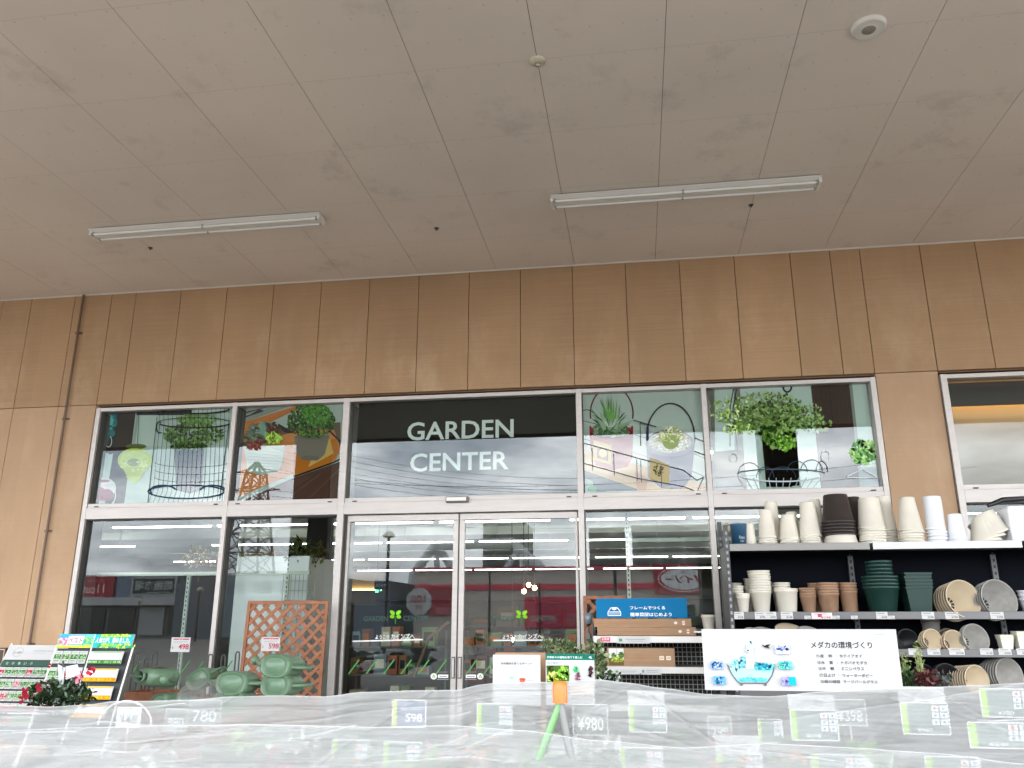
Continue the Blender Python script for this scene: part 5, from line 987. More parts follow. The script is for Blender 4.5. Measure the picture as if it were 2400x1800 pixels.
# ------------------------------------------------------------------ seed packet racks
def slant(O, tilt):
    U, V = Vector((1, 0, 0)), Vector((0, math.sin(R(tilt)), math.cos(R(tilt)))); return U, V, U.cross(V)
def packet(O, U, V, Nn, w_, h_, pal, label, kind):
    M = Matrix((U, V, -Nn)).transposed().to_4x4(); b = MB(); b.box(0, w_, 0, h_, 0, .006, PAPER)
    A = Art(lambda u, v: Vector((u, v, -.0006)), (0, 0, -1), mb=b)
    if kind == 'strip':
        A.rect(.002, h_ * .0, w_ - .002, h_ * .3, pal[0]); 
        for k in range(int(w_ / .012)): A.ell(.006 + k * .012, h_ * .15, .004, h_ * .1, random.choice(pal), 7, .1)
        A.rect(w_ * .06, h_ * .38, w_ * .9, h_ * .82, 'f4f2f4'); A.line([(w_ * .15, h_ * .6), (w_ * .7, h_ * .6)], .002, 'c8a0b0'); A.line([(w_ * .1, h_ * .93), (w_ * .95, h_ * .93)], h_ * .1, pal[1])
    else:
        A.rect(w_ * .06, h_ * .34, w_ * .94, h_ * .72, pal[0]); A.leaves(w_ * .5, h_ * .5, w_ * .33, h_ * .16, 26, w_ * .14, pal, 1.6, 2); A.line([(w_ * .12, h_ * .86), (w_ * .8, h_ * .86)], h_ * .07, pal[1]); A.line([(w_ * .12, h_ * .2), (w_ * .85, h_ * .2)], h_ * .07, pal[-1]); A.line([(w_ * .12, h_ * .08), (w_ * .6, h_ * .08)], h_ * .04, '999999')
    o = b.build('seed_packet' if kind != 'strip' else 'seed_tray'); o.matrix_world = Matrix.Translation(O) @ M; tag(o, label, 'seed packet' if kind != 'strip' else 'seed tray', 'seed packets on the slanted racks' if kind != 'strip' else 'wide seed trays on the slanted racks')
    return o
def rack(name, O, w_, h_, tilt, label):
    U, V, Nn = slant(O, tilt); o = empty(name, O, label, 'display rack'); o.rotation_euler = (-R(tilt), 0, 0); b = MB(); b.box(0, w_, .012, .02, -h_, 0, mat('rack_back_' + label[:4], (.03, .035, .035), .6)); b.build('back_board', o)
    for x in (-.014, w_ + .002): b = MB(); b.tube([(x + .006, 0, -h_ - .3), (x + .006, 0, .02)], .008, WHITE, 8); b.build('side_pole', o)
    return o, U, V
GP = ['3f7a3c', '8fb88a', 'c8d8b0', 'a8c890', '5f8f4a']; RP = ['b03a48', 'e8a0a8', 'd86a70', 'f0d0c8', '8a2a3a']; YP = ['d89a20', 'e8b830', 'c87a18', 'f0d060']; cn = {id(GP): 'green', id(RP): 'red', id(YP): 'yellow'}
# rack A: white header
OA = at(27.5, 1514, -2.15); wA = at(127, 1514, -2.15).x - OA.x + .12
r1, U, V = rack('seed_rack', OA, wA, .75, 27, 'slanted seed rack with a white header board at the far left')
b = MB(); b.box(-.004, wA + .004, -.014, -.002, -.125, .002, PAPER); A = world_art((0, -.0145, 0), (1, 0, 0), (0, 0, 1), (0, -1, 0)); A.arc(.1, -.06, .045, .038, -20, 320, .002, '777777', 20); A.text('まいの野菜', .065, -.075, .135, -.055, '555555'); A.line([(.24, -.05), (.42, -.05)], .003, '777777'); A.line([(.24, -.07), (.36, -.07)], .003, 'aaaaaa'); b.build('header_board', r1); A.mb.build('header_print', r1)
b = MB(); b.box(-.004, wA, -.014, -.002, -.182, -.132, mat('deep_green_strip', (.02, .075, .05), .5)); A = world_art((0, -.0145, 0), (1, 0, 0), (0, 0, 1), (0, -1, 0), mb=b)
for k, ch in enumerate('花の種いろ'): A.text(ch, .04 + k * .055, -.168, .062 + k * .055, -.146, 'c8d8cc')
b.build('title_strip', r1)
for r_ in range(5):
    for c_ in range(8):
        pal = (GP, GP, GP, RP, GP)[r_] if (c_ + r_) % 4 else (RP if r_ != 3 else GP); w1 = wA / 8
        packet(OA + U * (c_ * w1 + .002) + V * (-.27 - r_ * .098) - U.cross(V) * -.012, U, V, U.cross(V), w1 - .006, .082, pal, '%s seed packet, row %s of the white headed rack, %s from its left' % (cn[id(pal)], ['one', 'two', 'three', 'four', 'five'][r_], ['first', 'second', 'third', 'fourth', 'fifth', 'sixth', 'seventh', 'eighth'][c_]), 'p')
# rack B: two colourful headers
OB = at(134, 1519, -2.5); xm = at(217, 1519, -2.5).x; xr = at(309, 1519, -2.5).x
r2, U, V = rack('seed_rack', OB, xr - OB.x, .7, 17, 'slanted seed rack with colourful printed headers left of the windows')
HB = .105; A = world_art((0, -.016, 0), (1, 0, 0), (0, 0, 1), (0, -1, 0)); m1_ = xm - OB.x; m2_ = xr - OB.x
b = MB(); b.box(0, m1_ - .006, -.015, -.003, 0, HB, PAPER); A.mb = b
A.rect(0, 0, m1_ - .006, HB, '6ec8d8'); A.ell(.05, HB * .8, .055, .022, '3aa8e8'); A.rect(0, 0, m1_ - .006, HB * .18, 'e0d84a'); A.leaves(.06, HB * .45, .06, .03, 60, .012, ['f09050', 'e86aa0', 'f8c8d0', 'f0a040', 'c86ad0']); A.leaves(m1_ * .8, HB * .45, .07, .035, 60, .012, ['5cc87a', '9ae05a', '4ab0a0', 'd8e860']); A.rect(m1_ * .28, HB * .28, m1_ * .72, HB * .84, 'f6dfe4'); A.text('ベスト', m1_ * .31, HB * .3, m1_ * .7, HB * .72, 'd83a5a', .02); A.text('いちおし！', m1_ * .3, HB * .8, m1_ * .74, HB * .94, 'e05a80', .01); b.build('header_board', r2)
b = MB(); b.box(m1_ + .004, m2_, -.015, -.003, 0, HB, PAPER); A.mb = b; A.k = 0
A.rect(m1_ + .004, 0, m2_, HB, '38b0b8'); A.rect(m1_ + .05, HB * .78, m2_ - .05, HB, 'a8d860'); A.leaves(m1_ + .2, HB * .15, .17, .018, 80, .014, ['7fcf5a', 'c8e860', '3f9a5a']); A.text('人気の種、集めました。', m1_ + .02, HB * .34, m2_ - .02, HB * .74, 'f4fcfa', .02); A.leaves(m1_ + .2, HB * .9, .13, .008, 40, .01, ['e8f060', '5faf4a']); b.build('header_board', r2)
for x in (m1_ - .002,): b = MB(); b.tube([(x, -.01, -.7), (x, -.01, HB)], .006, WHITE, 8); b.build('centre_pole', r2)
for r_ in range(4):
    ww = m2_ - m1_ - .05
    o_ = packet(OB + U * (m1_ + .012) + V * (-.125 - r_ * .13) + U.cross(V) * .03, U, V, U.cross(V), ww, .095, YP if r_ else GP, 'wide white seed tray with %s edge, %s from the top of the right column' % ('yellow' if r_ else 'green', ['first', 'second', 'third', 'fourth'][r_]), 'strip')
    for c_ in range(4):
        pal = (GP, GP, RP, RP)[(r_ + c_ // 2) % 4]; w1 = (m1_ - .02) / 4
        packet(OB + U * (c_ * w1 + .006) + V * (-.12 - r_ * .125) + U.cross(V) * .014, U, V, U.cross(V), w1 - .006, .095, pal, '%s seed packet in the colourful rack, %s row, %s from its left' % (cn[id(pal)], ['top', 'second', 'third', 'lowest'][r_], ['first', 'second', 'third', 'fourth'][c_]), 'p')
b = MB(); b.box(-.3, 0, 0, .02, -.5, 0, mat('dark_brown_board', (.06, .035, .025), .6)); A = world_art((0, -.001, 0), (1, 0, 0), (0, 0, 1), (0, -1, 0), mb=b); A.line([(-.285, -.015), (-.015, -.015), (-.015, -.3)], .006, 'c8b8a0'); tag(b.build('brown_board', loc=at(15, 1518, -2.1)), 'small dark brown framed board at the left edge of the view', 'board')
# flowering plant in front
fl = [(66, 1626, .022, ['8a0f28', 'a0142c']), (50, 1640, .02, ['8a0f28', '9a1430']), (95, 1612, .022, ['8a0f28', 'a0142c']), (215, 1574, .022, ['8a0f28', 'd02a48']), (186, 1590, .024, ['d87a90', '9a1c38', 'e8a0b0']), (60, 1618, .018, ['a01430', 'a0142c']), (118, 1560, .012, ['b03040', '903040'])]
pl = plant('flowering_plant', 140, 1628, -5.0, .15, 900, .028, ['1a2a16', '26381f', '304a28', '121c10', '3e5a34', '7f8f86'], 'dark leaved plant with crimson flowers before the seed racks', (1.05, .7, .42), .3, .1, fl); 
q = at(160, 1548, -5.0) - pl.location; b = MB(); b.tube([(q.x + .005, -.02, q.z - .25), (q.x + .006, -.02, q.z - .08), (q.x - .012, -.02, q.z)], .004, mat('dark_twig', (.06, .06, .06), .7), 6); b.build('twig', pl)
M_ = Matrix.Translation((q.x + .01, -.015, q.z - .075)); b = MB()
b.raw([(-.05, 0, .06), (-.005, -.01, .045), (.0, -.01, -.035), (-.03, 0, -.02)], [(0, 1, 2, 3)], mat('pale_tag', (.5, .52, .53), .6)); b.raw([(-.0, -.01, .05), (.05, 0, .06), (.075, 0, .01), (.01, -.01, -.0)], [(0, 1, 2, 3)], mat('pale_tag', (.5,) * 3)); b.v = [tuple(M_ @ Vector(v)) for v in b.v]; b.build('plant_tag', pl)

# ------------------------------------------------------------------ posters standing on the display table
def board(u0, u1, v0, v1, Y, label, draw, bottom=None, rot=None):
    p0, p1 = at(u0, v1, Y), at(u1, v0, Y); z0 = bottom if bottom else p0.z; w_, h_ = p1.x - p0.x, p1.z - z0; o = empty('poster_board', (p0.x, Y, z0), label, 'poster'); b = MB(); b.box(0, w_, 0, .006, 0, h_, PAPER); b.build('panel', o)
    A = world_art((0, -.0004, 0), (1, 0, 0), (0, 0, 1), (0, -1, 0), eps=.0002); draw(A, w_, h_); A.mb.build('print', o); return o
def dA(A, w, h):
    A.text('多肉植物を育てるポイント', w * .17, h * .80, w * .83, h * .85, '333333', .01)
    for k in range(8): A.line([(w * (.15 + .09 * k), h * .75), (w * (.19 + .09 * k), h * .75)], .001, 'b0b0b0', .2)
    A.ell(w * .28, h * .48, w * .07, h * .05, 'bfe8e0'); A.ell(w * .4, h * .54, w * .05, h * .03, '9ac8e8'); A.poly([(w * .56, h * .52), (w * .69, h * .52), (w * .66, h * .42), (w * .59, h * .42)], 'c8604a'); A.ell(w * .625, h * .52, w * .065, h * .014, '9a4030')
    for k in range(3): A.line([(w * .72, h * (.54 - k * .05)), (w * .86, h * (.54 - k * .05))], .0012, '999999', .2)
    A.line([(w * .85, h * .9), (w * .93, h * .9)], .002, 'c8c8c8')
def dB(A, w, h):
    A.rect(0, h * .88, w, h, '1f6a5a'); A.text('四季折々の植物を育てて楽しむ', w * .03, h * .91, w * .76, h * .955, 'e8f4f0', .01); A.poly([(w * .88, h * .93), (w * .95, h * .91), (w * .93, h * .96)], 'e8f4f0'); A.text('斑入植物', w * .03, h * .80, w * .26, h * .84, '8a7a9a')
    A.rect(w * .02, h * .42, w * .48, h * .77, '4a6a2c'); A.leaves(w * .15, h * .55, w * .12, h * .09, 90, w * .05, ['c8d860', 'a8c040', 'e0e890', '7fa030']); A.leaves(w * .36, h * .62, w * .1, h * .12, 90, w * .05, ['9ad050', '6fa838', 'c0e070', '3f7024']); A.leaves(w * .1, h * .7, w * .06, h * .05, 20, w * .04, ['2a3a1c', '4a5a30']); A.leaves(w * .62, h * .7, w * .05, h * .05, 24, w * .03, ['3fa86a', '6fc88a']); A.leaves(w * .66, h * .54, w * .05, h * .08, 30, w * .035, ['8a3a50', 'b06a80', '5a4a50']); A.leaves(w * .92, h * .66, w * .04, h * .1, 40, w * .035, ['3a2a30', '6a3a48', '2a2a2a']); A.line([(w * .74, h * .5), (w * .86, h * .5)], .002, '8a9ac0')
    A.rect(w * .5, h * .2, w * .98, h * .4, 'dccfc4')
board(1154.5, 1266, 1535, 1652, -5.0, 'small white care poster with a drawing of a pot, left of the green headed one', dA); board(1280, 1392.5, 1533, 1652, -5.0, 'small poster with a dark green heading and leaf photographs', dB)
p0 = at(1266, 1530, -4.9); b = MB(); b.box(0, .022, 0, .04, 1.0 - p0.z, 0, mat('plain_wood', (.34, .2, .11), .6)); b.box(-.2, -.001, 0, .04, -.012, 0, mat('plain_wood', (.34, .2, .11), .6)); tag(b.build('wooden_stand', loc=p0), 'plain wooden stand behind the small white care poster', 'stand')
def dM(A, w, h):
    cy = lambda u: (u - 42) / 1310 * w; cz = lambda v: h - (v - 365) / 420 * h
    X = lambda u, v: (u / 1345 * w, h - (v / 425) * h)
    # drawing coordinates: px of the zoomed crop relative to the board's upper-left corner
    def x(u): return (u - 25) / 1325 * w
    def z(v): return h - (v - 372) / 415 * h
    A.ell(x(105), z(480), .011, .011, 'd8d0ee')
    A.text('メダカの環境づくり', x(770), z(502), x(1180), z(455), '1c1c22', .014)
    rows_ = (('①産　卵', 'ホテイアオイ', 553), ('②水　質', 'ナガバオモダカ', 597), ('③外　観', 'ミニシペラス', 637), ('④日よけ', 'ウォーターポピー', 681), ('⑤緑の絨毯', 'ラージパールグラス', 722))
    for k, (a, c, v) in enumerate(rows_): A.text(a, x(800 + k * 3), z(v + 11), x(905 + k * 3 + (25 if k == 4 else 0)), z(v - 12), '34343a', .008); A.text('：', x(935), z(v + 6), x(940), z(v - 6), '34343a'); A.text(c, x(955 + k * 2), z(v + 11), x(955 + k * 2 + len(c) * 25), z(v - 12), '34343a', .008)
    A.line([(x(1205), z(405)), (x(1270), z(405))], .0025, 'b0b0b8'); A.line([(x(1210), z(413)), (x(1270), z(413))], .001, 'c8c8d0')
    # bowl with water
    A.poly([(x(204), z(640)), (x(498), z(640)), (x(484), z(680)), (x(450), z(726)), (x(255), z(726)), (x(222), z(680))], 'a8e4f4'); A.poly([(x(255), z(705)), (x(455), z(705)), (x(448), z(728)), (x(262), z(728))], '5cc8dc'); A.line([(x(190), z(612)), (x(200), z(645)), (x(220), z(685)), (x(246), z(720)), (x(264), z(738)), (x(444), z(738)), (x(462), z(720)), (x(488), z(685)), (x(504), z(645)), (x(511), z(610))], .005, '6a6a74'); A.poly([(x(265), z(738)), (x(290), z(738)), (x(282), z(755)), (x(268), z(755))], '6a6a74'); A.poly([(x(425), z(738)), (x(450), z(738)), (x(446), z(755)), (x(432), z(755))], '6a6a74')
    A.leaves(x(350), z(712), x(440) - x(350), .008, 60, .006, ['3fb8c8', '7fd8e4', '5ac8a8']); A.leaves(x(258), z(612), .035, .016, 50, .01, ['8fd4dc', '5ab4c8', 'b8e8ec'], 1.6); A.leaves(x(305), z(592), .016, .025, 26, .01, ['6ac0d8', '9adce4', '4a90a8'], 2.5); A.leaves(x(437), z(625), .045, .013, 60, .011, ['3aa0c0', '2a8aa0', '6ac8c0'], 2)
    A.poly([(x(238), z(640)), (x(258), z(640)), (x(248), z(668))], '4a5a6a'); A.poly([(x(320), z(545)), (x(365), z(545)), (x(370), z(640)), (x(318), z(640))], 'e0f6fb'); A.line([(x(355), z(455)), (x(345), z(540))], .004, 'd0f0f8'); A.line([(x(370), z(500)), (x(368), z(640))], .004, 'c0ecf6'); A.leaves(x(355), z(500), .015, .03, 30, .01, ['d8f4fa', 'c4ecf6'])
    A.poly([(x(432), z(475)), (x(455), z(485)), (x(465), z(478)), (x(494), z(474)), (x(478), z(490)), (x(488), z(505)), (x(470), z(500)), (x(458), z(498)), (x(448), z(492))], '2c2c30')
    for (u0, v0, u1, v1, cs_) in ((75, 590, 155, 645, ['4a7ac0', '8fb0e0', 'c0d4f0', '3a5a9a']), (85, 692, 168, 748, ['3a88c0', '6aa8d8', '2a5a8a', 'a0c8e8']), (525, 475, 620, 540, ['a8b8e8', 'd8e0f8', '4a5aa0', 'c0c8f0']), (540, 590, 630, 642, ['2aa0a8', '5ac8b8', '3a78b0', '8ad8d0']), (548, 692, 643, 748, ['6a6ac0', 'a8a0e0', '4a7ad0', '8a70b0'])):
        A.rect(x(u0), z(v1), x(u1), z(v0), cs_[1]); A.leaves((x(u0) + x(u1)) / 2, (z(v0) + z(v1)) / 2, (x(u1) - x(u0)) * .46, (z(v0) - z(v1)) * .42, 60, .006, cs_, 1.5, 3); A.line([(x(u0 + 25), z(v0 - 9)), (x(u1 - 25), z(v0 - 9))], .0015, 'c08a8a' if v0 == 692 else '8a8aa0')
    A.rect(x(596), z(748), x(643), z(692), '1fb0e8', 5); A.line([(x(1245), z(762)), (x(1320), z(762))], .0012, 'c0c0c8')
board(1653, 2099.5, 1475, 1622, -4.6, 'wide white poster about keeping killifish with a drawn water bowl', dM, bottom=1.195)

# ------------------------------------------------------------------ display table, small pots and plant cards under the cover
g_ = empty('display_table', (-2.4, -6.7, .12), 'long grey display table under the plastic cover', 'table'); b = MB(); b.box(0, 4.4, 0, 1.5, .78, .82, mat('table_grey', (.35, .36, .36), .5)); b.build('table_top', g_)
for x, y in ((.05, .05), (4.3, .05), (.05, 1.4), (4.3, 1.4)): b = MB(); b.box(x, x + .05, y, y + .05, 0, .779, WHITE); b.build('leg', g_)
sc = [('white flowered', ['e8e8e4', 'f4f4f0', '4a6a3a', '5f7f4a']), ('pink flowered', ['e0a0a8', 'd87a88', '4a6a3a', '3c5a30']), ('bright green', ['6a9a4a', '8fb85a', '4a7a34', 'a8c878']), ('dark green', ['2c4a24', '3c5a30', '4a6a3a', '5a7a4a']), ('orange flowered', ['d89a6a', 'e8a878', '4a6a3a', '5a7a4a'])]
nn = ['first', 'second', 'third', 'fourth', 'fifth', 'sixth', 'seventh', 'eighth', 'ninth', 'tenth', 'eleventh', 'twelfth', 'thirteenth', 'fourteenth']
for r_ in range(2):
    for i in range(11):
        k = (i * 3 + r_ * 2) % 5; x = -1.35 + i * .19 + r_ * .08; y = -6.35 + r_ * .42; o = empty('potted_seedling', (x, y, .941), '%s potted plant under the cover, %s row, %s from the left' % (sc[k][0], ['front', 'back'][r_], nn[i]), 'potted plant', 'small potted plants under the plastic cover')
        b = MB(); b.lathe([(.001, 0), (.04, 0), (.055, .09), (.05, .09), (.001, .08)], [BLKP, TERRA, CREAM][i % 3], 18); b.build('pot', o); b = MB(); leafy(b, (0, 0, .15), .085, 60, .05, sc[k][1], (1, 1, .8)); b.build('foliage', o)
CD = mat('card_slate', (.12, .19, .17), .5)
def plant_card(u0, u1, v0, v1, Y, price, label, head=None, blue=False):
    p0, p1 = at(u0, v1, Y), at(u1, v0, Y); w_, h_ = p1.x - p0.x, p1.z - p0.z; o = empty('plant_card', (p0.x, Y, p0.z), label, 'plant card', 'dark plant price cards under the plastic cover'); b = MB(); b.box(0, w_, 0, .003, 0, h_, mat('card_navy', (.1, .15, .26), .5) if blue else CD); b.build('card', o)
    A = world_art((0, -.0004, 0), (1, 0, 0), (0, 0, 1), (0, -1, 0)); A.line([(0, 0), (w_, 0), (w_, h_), (0, h_), (0, 0)], .003, 'f4f4f4'); A.rect(.0015, .0015, w_ * .13, h_ - .0015, 'a8d840' if not blue else 'c8d83a')
    if price:
        if blue: A.text('苗木・花もの', w_ * .28, h_ * .62, w_ * .88, h_ * .72, 'd8e0e8'); A.text(price, w_ * .4, h_ * .2, w_ * .9, h_ * .5, 'ffffff', .02)
        else: A.text('¥' + price, w_ * .3, h_ * .08, w_ * .62, h_ * .22, 'f0f0f0', .01)
    if not blue:
        for r in range(3):
            for c in range(2): A.rect(w_ * (.64 + .18 * c), h_ * (.3 + .22 * r), w_ * (.79 + .18 * c), h_ * (.48 + .22 * r), 'e8eef4' if (r, c) != (2, 0) else 'f4e4e4'); A.ell(w_ * (.715 + .18 * c), h_ * (.39 + .22 * r), w_ * .03, w_ * .03, '6a8ab0' if (r, c) != (2, 0) else 'c84a50')
        for k in range(3): A.line([(w_ * .2, h_ * (.8 - k * .15)), (w_ * .55, h_ * (.8 - k * .15))], .0014, '9ab0a8')
    A.mb.build('print', o); b = MB(); b.tube([(w_ * .5, .004, h_ * .5), (w_ * .5, .004, .945 - p0.z)], .002, DWIRE, 6); b.build('stick', o)
    if head: b = MB(); b.box(-w_ * .02, w_ * .98, .0005, .003, h_ * 1.02, h_ * 1.52, PAPER); A = world_art((0, 0, 0), (1, 0, 0), (0, 0, 1), (0, -1, 0), mb=b); A.text(head, w_ * .28, h_ * 1.18, w_ * .72, h_ * 1.34, '8a90a8'); b.build('header_card', o)
pc = [(919, 999, 1641, 1704, -6.1, '598', 'navy card reading 598 under the cover left of the small posters', None, True), (775, 866, 1735, 1830, -6.3, '248', 'dark card at the bottom edge, left of centre under the cover', None, False), (897, 988, 1740, 1830, -6.28, '298', 'dark card at the bottom edge right beneath the 598 card', None, False), (1118, 1200, 1650, 1719, -6.0, None, 'faint pale card below the small white care poster', None, False), (1455, 1551, 1753, 1840, -6.3, '398', 'dark card at the bottom edge beneath the white headed one', None, False), (1476, 1560, 1652, 1715, -5.9, None, 'card with a white header reading green carpet under the cover', '緑の絨毯', False), (1284, 1356, 1768, 1850, -6.3, '498', 'dark card framed between the legs of the orange capped stand', '外観', False), (1857, 1960, 1665, 1734, -6.0, '698', 'card reading 698 with a white header below the fish poster', '外観', False), (2118, 2219, 1648, 1720, -5.95, '980', 'card reading 980 with a white header at the lower right', '日よけ', False), (2304, 2412, 1615, 1680, -5.95, '780', 'dark card at the right edge just under the cover', None, False), (1685, 1785, 1768, 1850, -6.3, '398', 'bottom edge card with a white header below the fish poster', '水質', False), (1908, 2023, 1770, 1850, -6.35, '248', 'bottom edge card right of the headed one', None, False), (2177, 2294, 1775, 1850, -6.35, '498', 'bottom edge card near the white flowers at the right', None, False), (2275, 2412, 1695, 1752, -6.1, '348', 'wide card at the right edge above the bottom one', None, False), (1780, 1832, 1686, 1740, -5.8, None, 'narrow pale card left of the 698 card', None, False)]
for a in pc: plant_card(*a)
def grey_card(u0, u1, v0, v1, Y, txt, label, col='6e7672', tc='e4e8e8'):
    p0, p1 = at(u0, v1, Y), at(u1, v0, Y); w_, h_ = p1.x - p0.x, p1.z - p0.z; b = MB(); b.box(0, w_, 0, .003, 0, h_, mat('cardface_' + col, lin(col), .5)); A = world_art((0, -.0004, 0), (1, 0, 0), (0, 0, 1), (0, -1, 0), mb=b); A.line([(0, 0), (w_, 0), (w_, h_), (0, h_), (0, 0)], .0025, 'e8ecec'); A.text(txt, w_ * .12, h_ * .15, w_ * .88, h_ * .6, tc, .012); b.tube([(w_ * .5, .004, 0), (w_ * .5, .004, .945 - p0.z)], .003, WIRE, 6); tag(b.build('price_board', loc=p0), label, 'price card', 'larger price boards under the plastic cover')
grey_card(1344, 1423, 1652, 1722, -6.0, '¥980', 'grey board reading 980 beside the orange capped stand'); grey_card(1955, 2026, 1640, 1700, -5.6, '¥398', 'grey board reading 398 right of the 698 card'); grey_card(1662, 1712, 1680, 1738, -5.7, '298', 'faint grey board reading 298 below the fish poster corner'); grey_card(385, 440, 1662, 1712, -5.6, '980', 'faint grey board reading 980 at the left'); grey_card(440, 520, 1642, 1700, -5.3, '780', 'faint grey board reading 780 right of the 980 one'); grey_card(271, 332, 1658, 1704, -5.8, '348', 'white board reading 348 at the left under the cover', 'd8dcdc', '8a8a90')
# orange capped stand with green and grey legs
p = at(1313, 1647, -6.972); o = empty('capped_stand', p, 'orange capped folding stand with one green and one grey leg before the cover', 'stand')
b = MB(); b.lathe([(.0145, -.0), (.0145, .03), (.013, .038), (.001, .04)], mat('orange_plastic', (.8, .17, .03), .35), 24); b.build('cap', o)
for (u, v, m_, nm) in ((1243, 1830, mat('lime_tube', (.17, .34, .15), .4), 'l'), (1349, 1830, mat('grey_tube', (.2, .21, .2), .4), 'r')):
    d = at(u, v, -6.972) - p; b = MB(); b.tube([(.0, 0, 0), tuple(d * 2.2)], .0075, m_, 10); b.build('leg', o)
# ------------------------------------------------------------------ the plastic cover
SH = bpy.data.materials.new('translucent_sheet'); SH.use_nodes = True; n_ = SH.node_tree; n_.nodes.clear(); N = n_.nodes.new; K = n_.links.new
o_ = N('ShaderNodeOutputMaterial'); tr = N('ShaderNodeBsdfTransparent'); tr.inputs[0].default_value = (.97, .98, .98, 1); df = N('ShaderNodeBsdfDiffuse'); df.inputs[0].default_value = (.35, .36, .355, 1); tl_ = N('ShaderNodeBsdfTranslucent'); tl_.inputs[0].default_value = (.40, .407, .403, 1); gl = N('ShaderNodeBsdfGlossy'); gl.inputs['Roughness'].default_value = .16
a1 = N('ShaderNodeMixShader'); a1.inputs[0].default_value = .5; K(df.outputs[0], a1.inputs[1]); K(tl_.outputs[0], a1.inputs[2]); a2 = N('ShaderNodeMixShader'); K(tr.outputs[0], a2.inputs[1]); K(a1.outputs[0], a2.inputs[2]); a3 = N('ShaderNodeMixShader'); a3.inputs[0].default_value = .045; K(a2.outputs[0], a3.inputs[1]); K(gl.outputs[0], a3.inputs[2]); K(a3.outputs[0], o_.inputs[0])
tcx = N('ShaderNodeTexCoord'); mpx = N('ShaderNodeMapping'); mpx.inputs['Scale'].default_value = (6, 20, 60); K(tcx.outputs['Object'], mpx.inputs[0]); nz = N('ShaderNodeTexNoise'); nz.inputs['Scale'].default_value = 2.0; nz.inputs['Detail'].default_value = 8; nz.inputs['Roughness'].default_value = .6; K(mpx.outputs[0], nz.inputs['Vector'])
mr = N('ShaderNodeMapRange'); mr.inputs[1].default_value = .3; mr.inputs[2].default_value = .72; mr.inputs[3].default_value = .58; mr.inputs[4].default_value = .76; K(nz.outputs['Fac'], mr.inputs[0]); ac = N('ShaderNodeAttribute'); ac.attribute_name = 'crease'; am = N('ShaderNodeMath'); am.operation = 'MAXIMUM'; K(mr.outputs[0], am.inputs[0]); K(ac.outputs['Fac'], am.inputs[1]); K(am.outputs[0], a2.inputs[0]); wm = N('ShaderNodeMix'); wm.data_type = 'RGBA'; wm.inputs[6].default_value = (.42, .426, .422, 1); wm.inputs[7].default_value = (.8, .81, .81, 1); K(ac.outputs['Fac'], wm.inputs[0]); K(wm.outputs[2], df.inputs[0])
bz = N('ShaderNodeBump'); bz.inputs['Strength'].default_value = .6; bz.inputs['Distance'].default_value = .004; K(nz.outputs['Fac'], bz.inputs['Height'])
for s_ in (df, tl_, gl): K(bz.outputs[0], s_.inputs['Normal'])
SH2 = SH.copy(); SH2.name = 'thin_translucent_sheet'
for n_2 in SH2.node_tree.nodes:
    if n_2.type == 'MAP_RANGE': n_2.inputs[3].default_value = .14; n_2.inputs[4].default_value = .30
edge = [(-260, 1665), (0, 1652), (120, 1656), (200, 1652), (270, 1643), (330, 1643), (450, 1640), (540, 1633), (650, 1630), (760, 1632), (850, 1622), (980, 1618), (1070, 1617), (1130, 1604), (1170, 1599), (1300, 1598), (1400, 1592), (1470, 1600), (1550, 1612), (1660, 1627), (1800, 1632), (1930, 1621), (2050, 1614), (2150, 1612), (2280, 1606), (2400, 1600), (2640, 1596)]
FOLDS = [[(0, 1672), (92, 1675)], [(0, 1690), (300, 1696), (600, 1700)], [(0, 1743), (250, 1738), (600, 1713), (830, 1692)], [(0, 1762), (300, 1757), (600, 1740), (840, 1697)], [(270, 1662), (420, 1652)], [(500, 1797), (700, 1785), (950, 1760), (1100, 1720)], [(500, 1700), (840, 1693)], [(1000, 1680), (1100, 1670)], [(1100, 1750), (1200, 1705), (1300, 1685)], [(1100, 1700), (1180, 1690), (1350, 1655)], [(1450, 1722), (1560, 1730), (1700, 1745)], [(1780, 1755), (1950, 1775), (2060, 1790)], [(1650, 1665), (1800, 1680)], [(2290, 1688), (2400, 1683)], [(2150, 1640), (2400, 1660)], [(200, 1800), (480, 1770)], [(1900, 1700), (2100, 1690)], [(1380, 1670), (1500, 1640)], [(850, 1785), (1060, 1768), (1180, 1772)], [(30, 1716), (180, 1712)]]
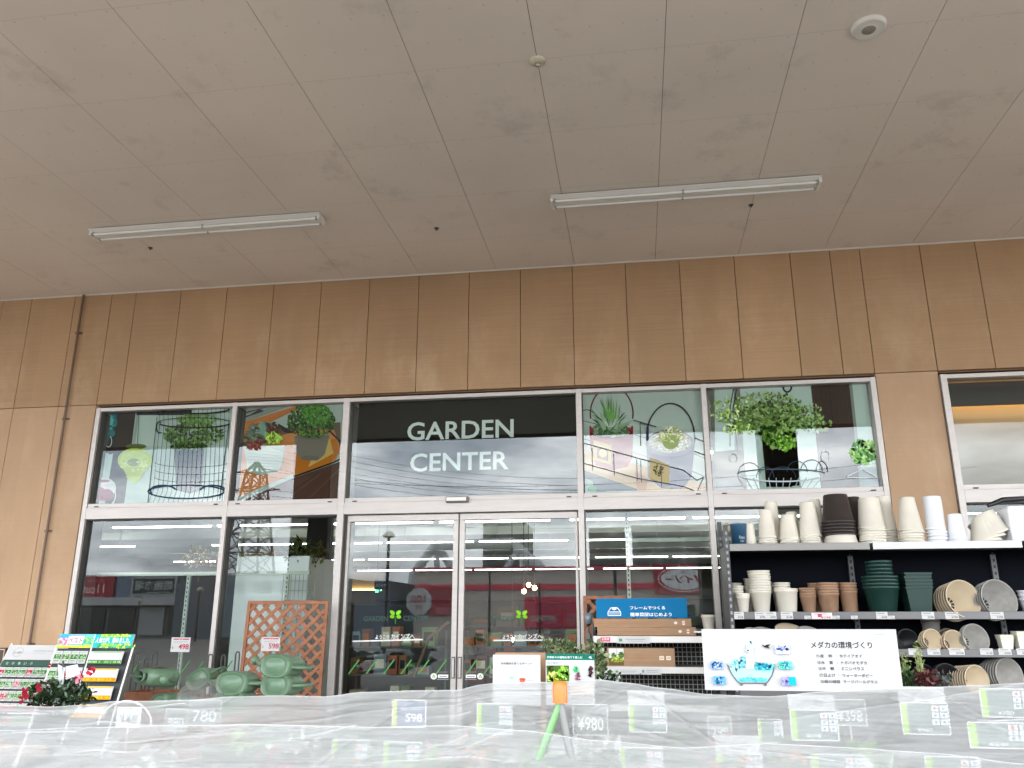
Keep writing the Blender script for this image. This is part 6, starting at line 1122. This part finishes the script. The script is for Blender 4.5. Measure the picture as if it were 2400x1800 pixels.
def drape(edge, YB, seed, ncre, lean, amp, name, drop, slope=0):
    ca = math.sqrt(1 - min(.9, lean) ** 2); folds = []; white = []
    ed = [at(u, v, YB) for u, v in edge]
    def ez(x):
        for a, c in zip(ed[:-1], ed[1:]):
            if x <= c.x or c is ed[-1]:
                t = (x - a.x) / (c.x - a.x); t = max(0, min(1, t)); return a.z + (c.z - a.z) * (t * t * (3 - 2 * t) * .6 + t * .4)
    rnd = random.Random(seed); cre = [(rnd.uniform(-2, 1.6), rnd.uniform(.0, .3), rnd.uniform(.06, 1.0), rnd.choice([rnd.uniform(-.12, .16), rnd.uniform(-.12, .16), rnd.uniform(-.9, .9)]), rnd.uniform(.001, .0035), rnd.choice([-1, 1]) * rnd.uniform(.001, .0032) * amp) for _ in range(ncre)]
    for F in (FOLDS if not slope else []):
        P_ = [at(u, v, YB - .03) for u, v in F]; folds.append([(p.x, (ez(p.x) - p.z) / ca) for p in P_])
    NX, NQ = 620, 230; vs = []; xs0, xs1 = ed[0].x, ed[-1].x + .1
    for j in range(NQ):
        s_ = (j / (NQ - 1)) ** 1.5 * drop
        for i in range(NX):
            x = xs0 + (xs1 - xs0) * i / (NX - 1); d = 0
            for (cx_, cs_, cl_, sl_, cw_, ca_) in cre:
                dx = (x - cx_) / cl_
                if abs(dx) < 1:
                    q_ = (s_ - cs_ - sl_ * (x - cx_) - .006 * math.sin(x * 6 + cx_ * 9)) / cw_
                    if abs(q_) < 3: d += ca_ * math.exp(-q_ * q_) * (1 - dx * dx)
            k_ = math.exp(-(s_ / .0022) ** 2) * .8
            for F in folds:
                if F[0][0] <= x <= F[-1][0]:
                    for (xa, sa), (xb, sb) in zip(F[:-1], F[1:]):
                        if xa <= x <= xb:
                            q_ = (s_ - sa - (sb - sa) * (x - xa) / (xb - xa) - .0012 * math.sin(x * 40)) / .0019
                            if abs(q_) < 3: e_ = math.exp(-q_ * q_) * (.55 + .45 * math.sin(x * 13 + sa * 90)); k_ = max(k_, e_); d += .003 * e_
                            break
            for (cx_, cs_, cl_, sl_, cw_, ca_) in cre[:ncre // 3]:
                dx = (x - cx_) / cl_
                if abs(dx) < 1:
                    q_ = (s_ - cs_ - sl_ * (x - cx_) - .006 * math.sin(x * 6 + cx_ * 9)) / .0013
                    if abs(q_) < 3: k_ = max(k_, .4 * math.exp(-q_ * q_) * (1 - dx * dx))
            white.append(k_)
            d += .0022 * math.sin(x * 9 + s_ * 25) * math.sin(s_ * 60 + x * 5) + .0009 * math.sin(x * 37 + s_ * 90)
            vs.append((x, YB - s_ * lean - d, ez(x) - s_ * math.sqrt(1 - min(.9, lean) ** 2)))
    b = MB(); b.raw(vs, [(j * NX + i, j * NX + i + 1, (j + 1) * NX + i + 1, (j + 1) * NX + i) for j in range(NQ - 1) for i in range(NX - 1)], SH2 if slope else SH, smooth=True); o = b.build(name); a = o.data.attributes.new('crease', 'FLOAT', 'POINT'); a.data.foreach_set('value', white); return o
pc_ = empty('plastic_cover', (0, -6.9, 1.3), 'crumpled translucent white plastic cover hanging before the display table', 'plastic cover')
for ob in (drape(edge, -6.9, 5, 54, .5, 1.0, 'cover_sheet', .9), drape([(-260, 1720), (0, 1712), (200, 1704), (420, 1700), (640, 1698), (860, 1704), (1060, 1700), (1230, 1712), (1400, 1735), (1600, 1752), (1800, 1742), (2000, 1752), (2200, 1766), (2400, 1790), (2640, 1800)], -7.06, 9, 40, .45, 1.0, 'cover_flap', .8, 1)):
    ob.location = -pc_.location; ob.parent = pc_
# thin hoops that carry the cover
HP = mat('white_hoop', (.7, .7, .7), .4)
for i, (u, v, r_) in enumerate(((292, 1648, .05), (2190, 1600, .05))):
    if i == 0:
        p = at(u, 1700, -6.4); b = MB(); b.tube([(r_ * 1.6 * math.cos(R(a)), 0, r_ * 1.25 * math.sin(R(a))) for a in range(0, 181, 10)], .003, HP, 8); tag(b.build('support_hoop', loc=(p.x, p.y, p.z)), 'thin white arched hoop round the white 348 board', 'hoop')
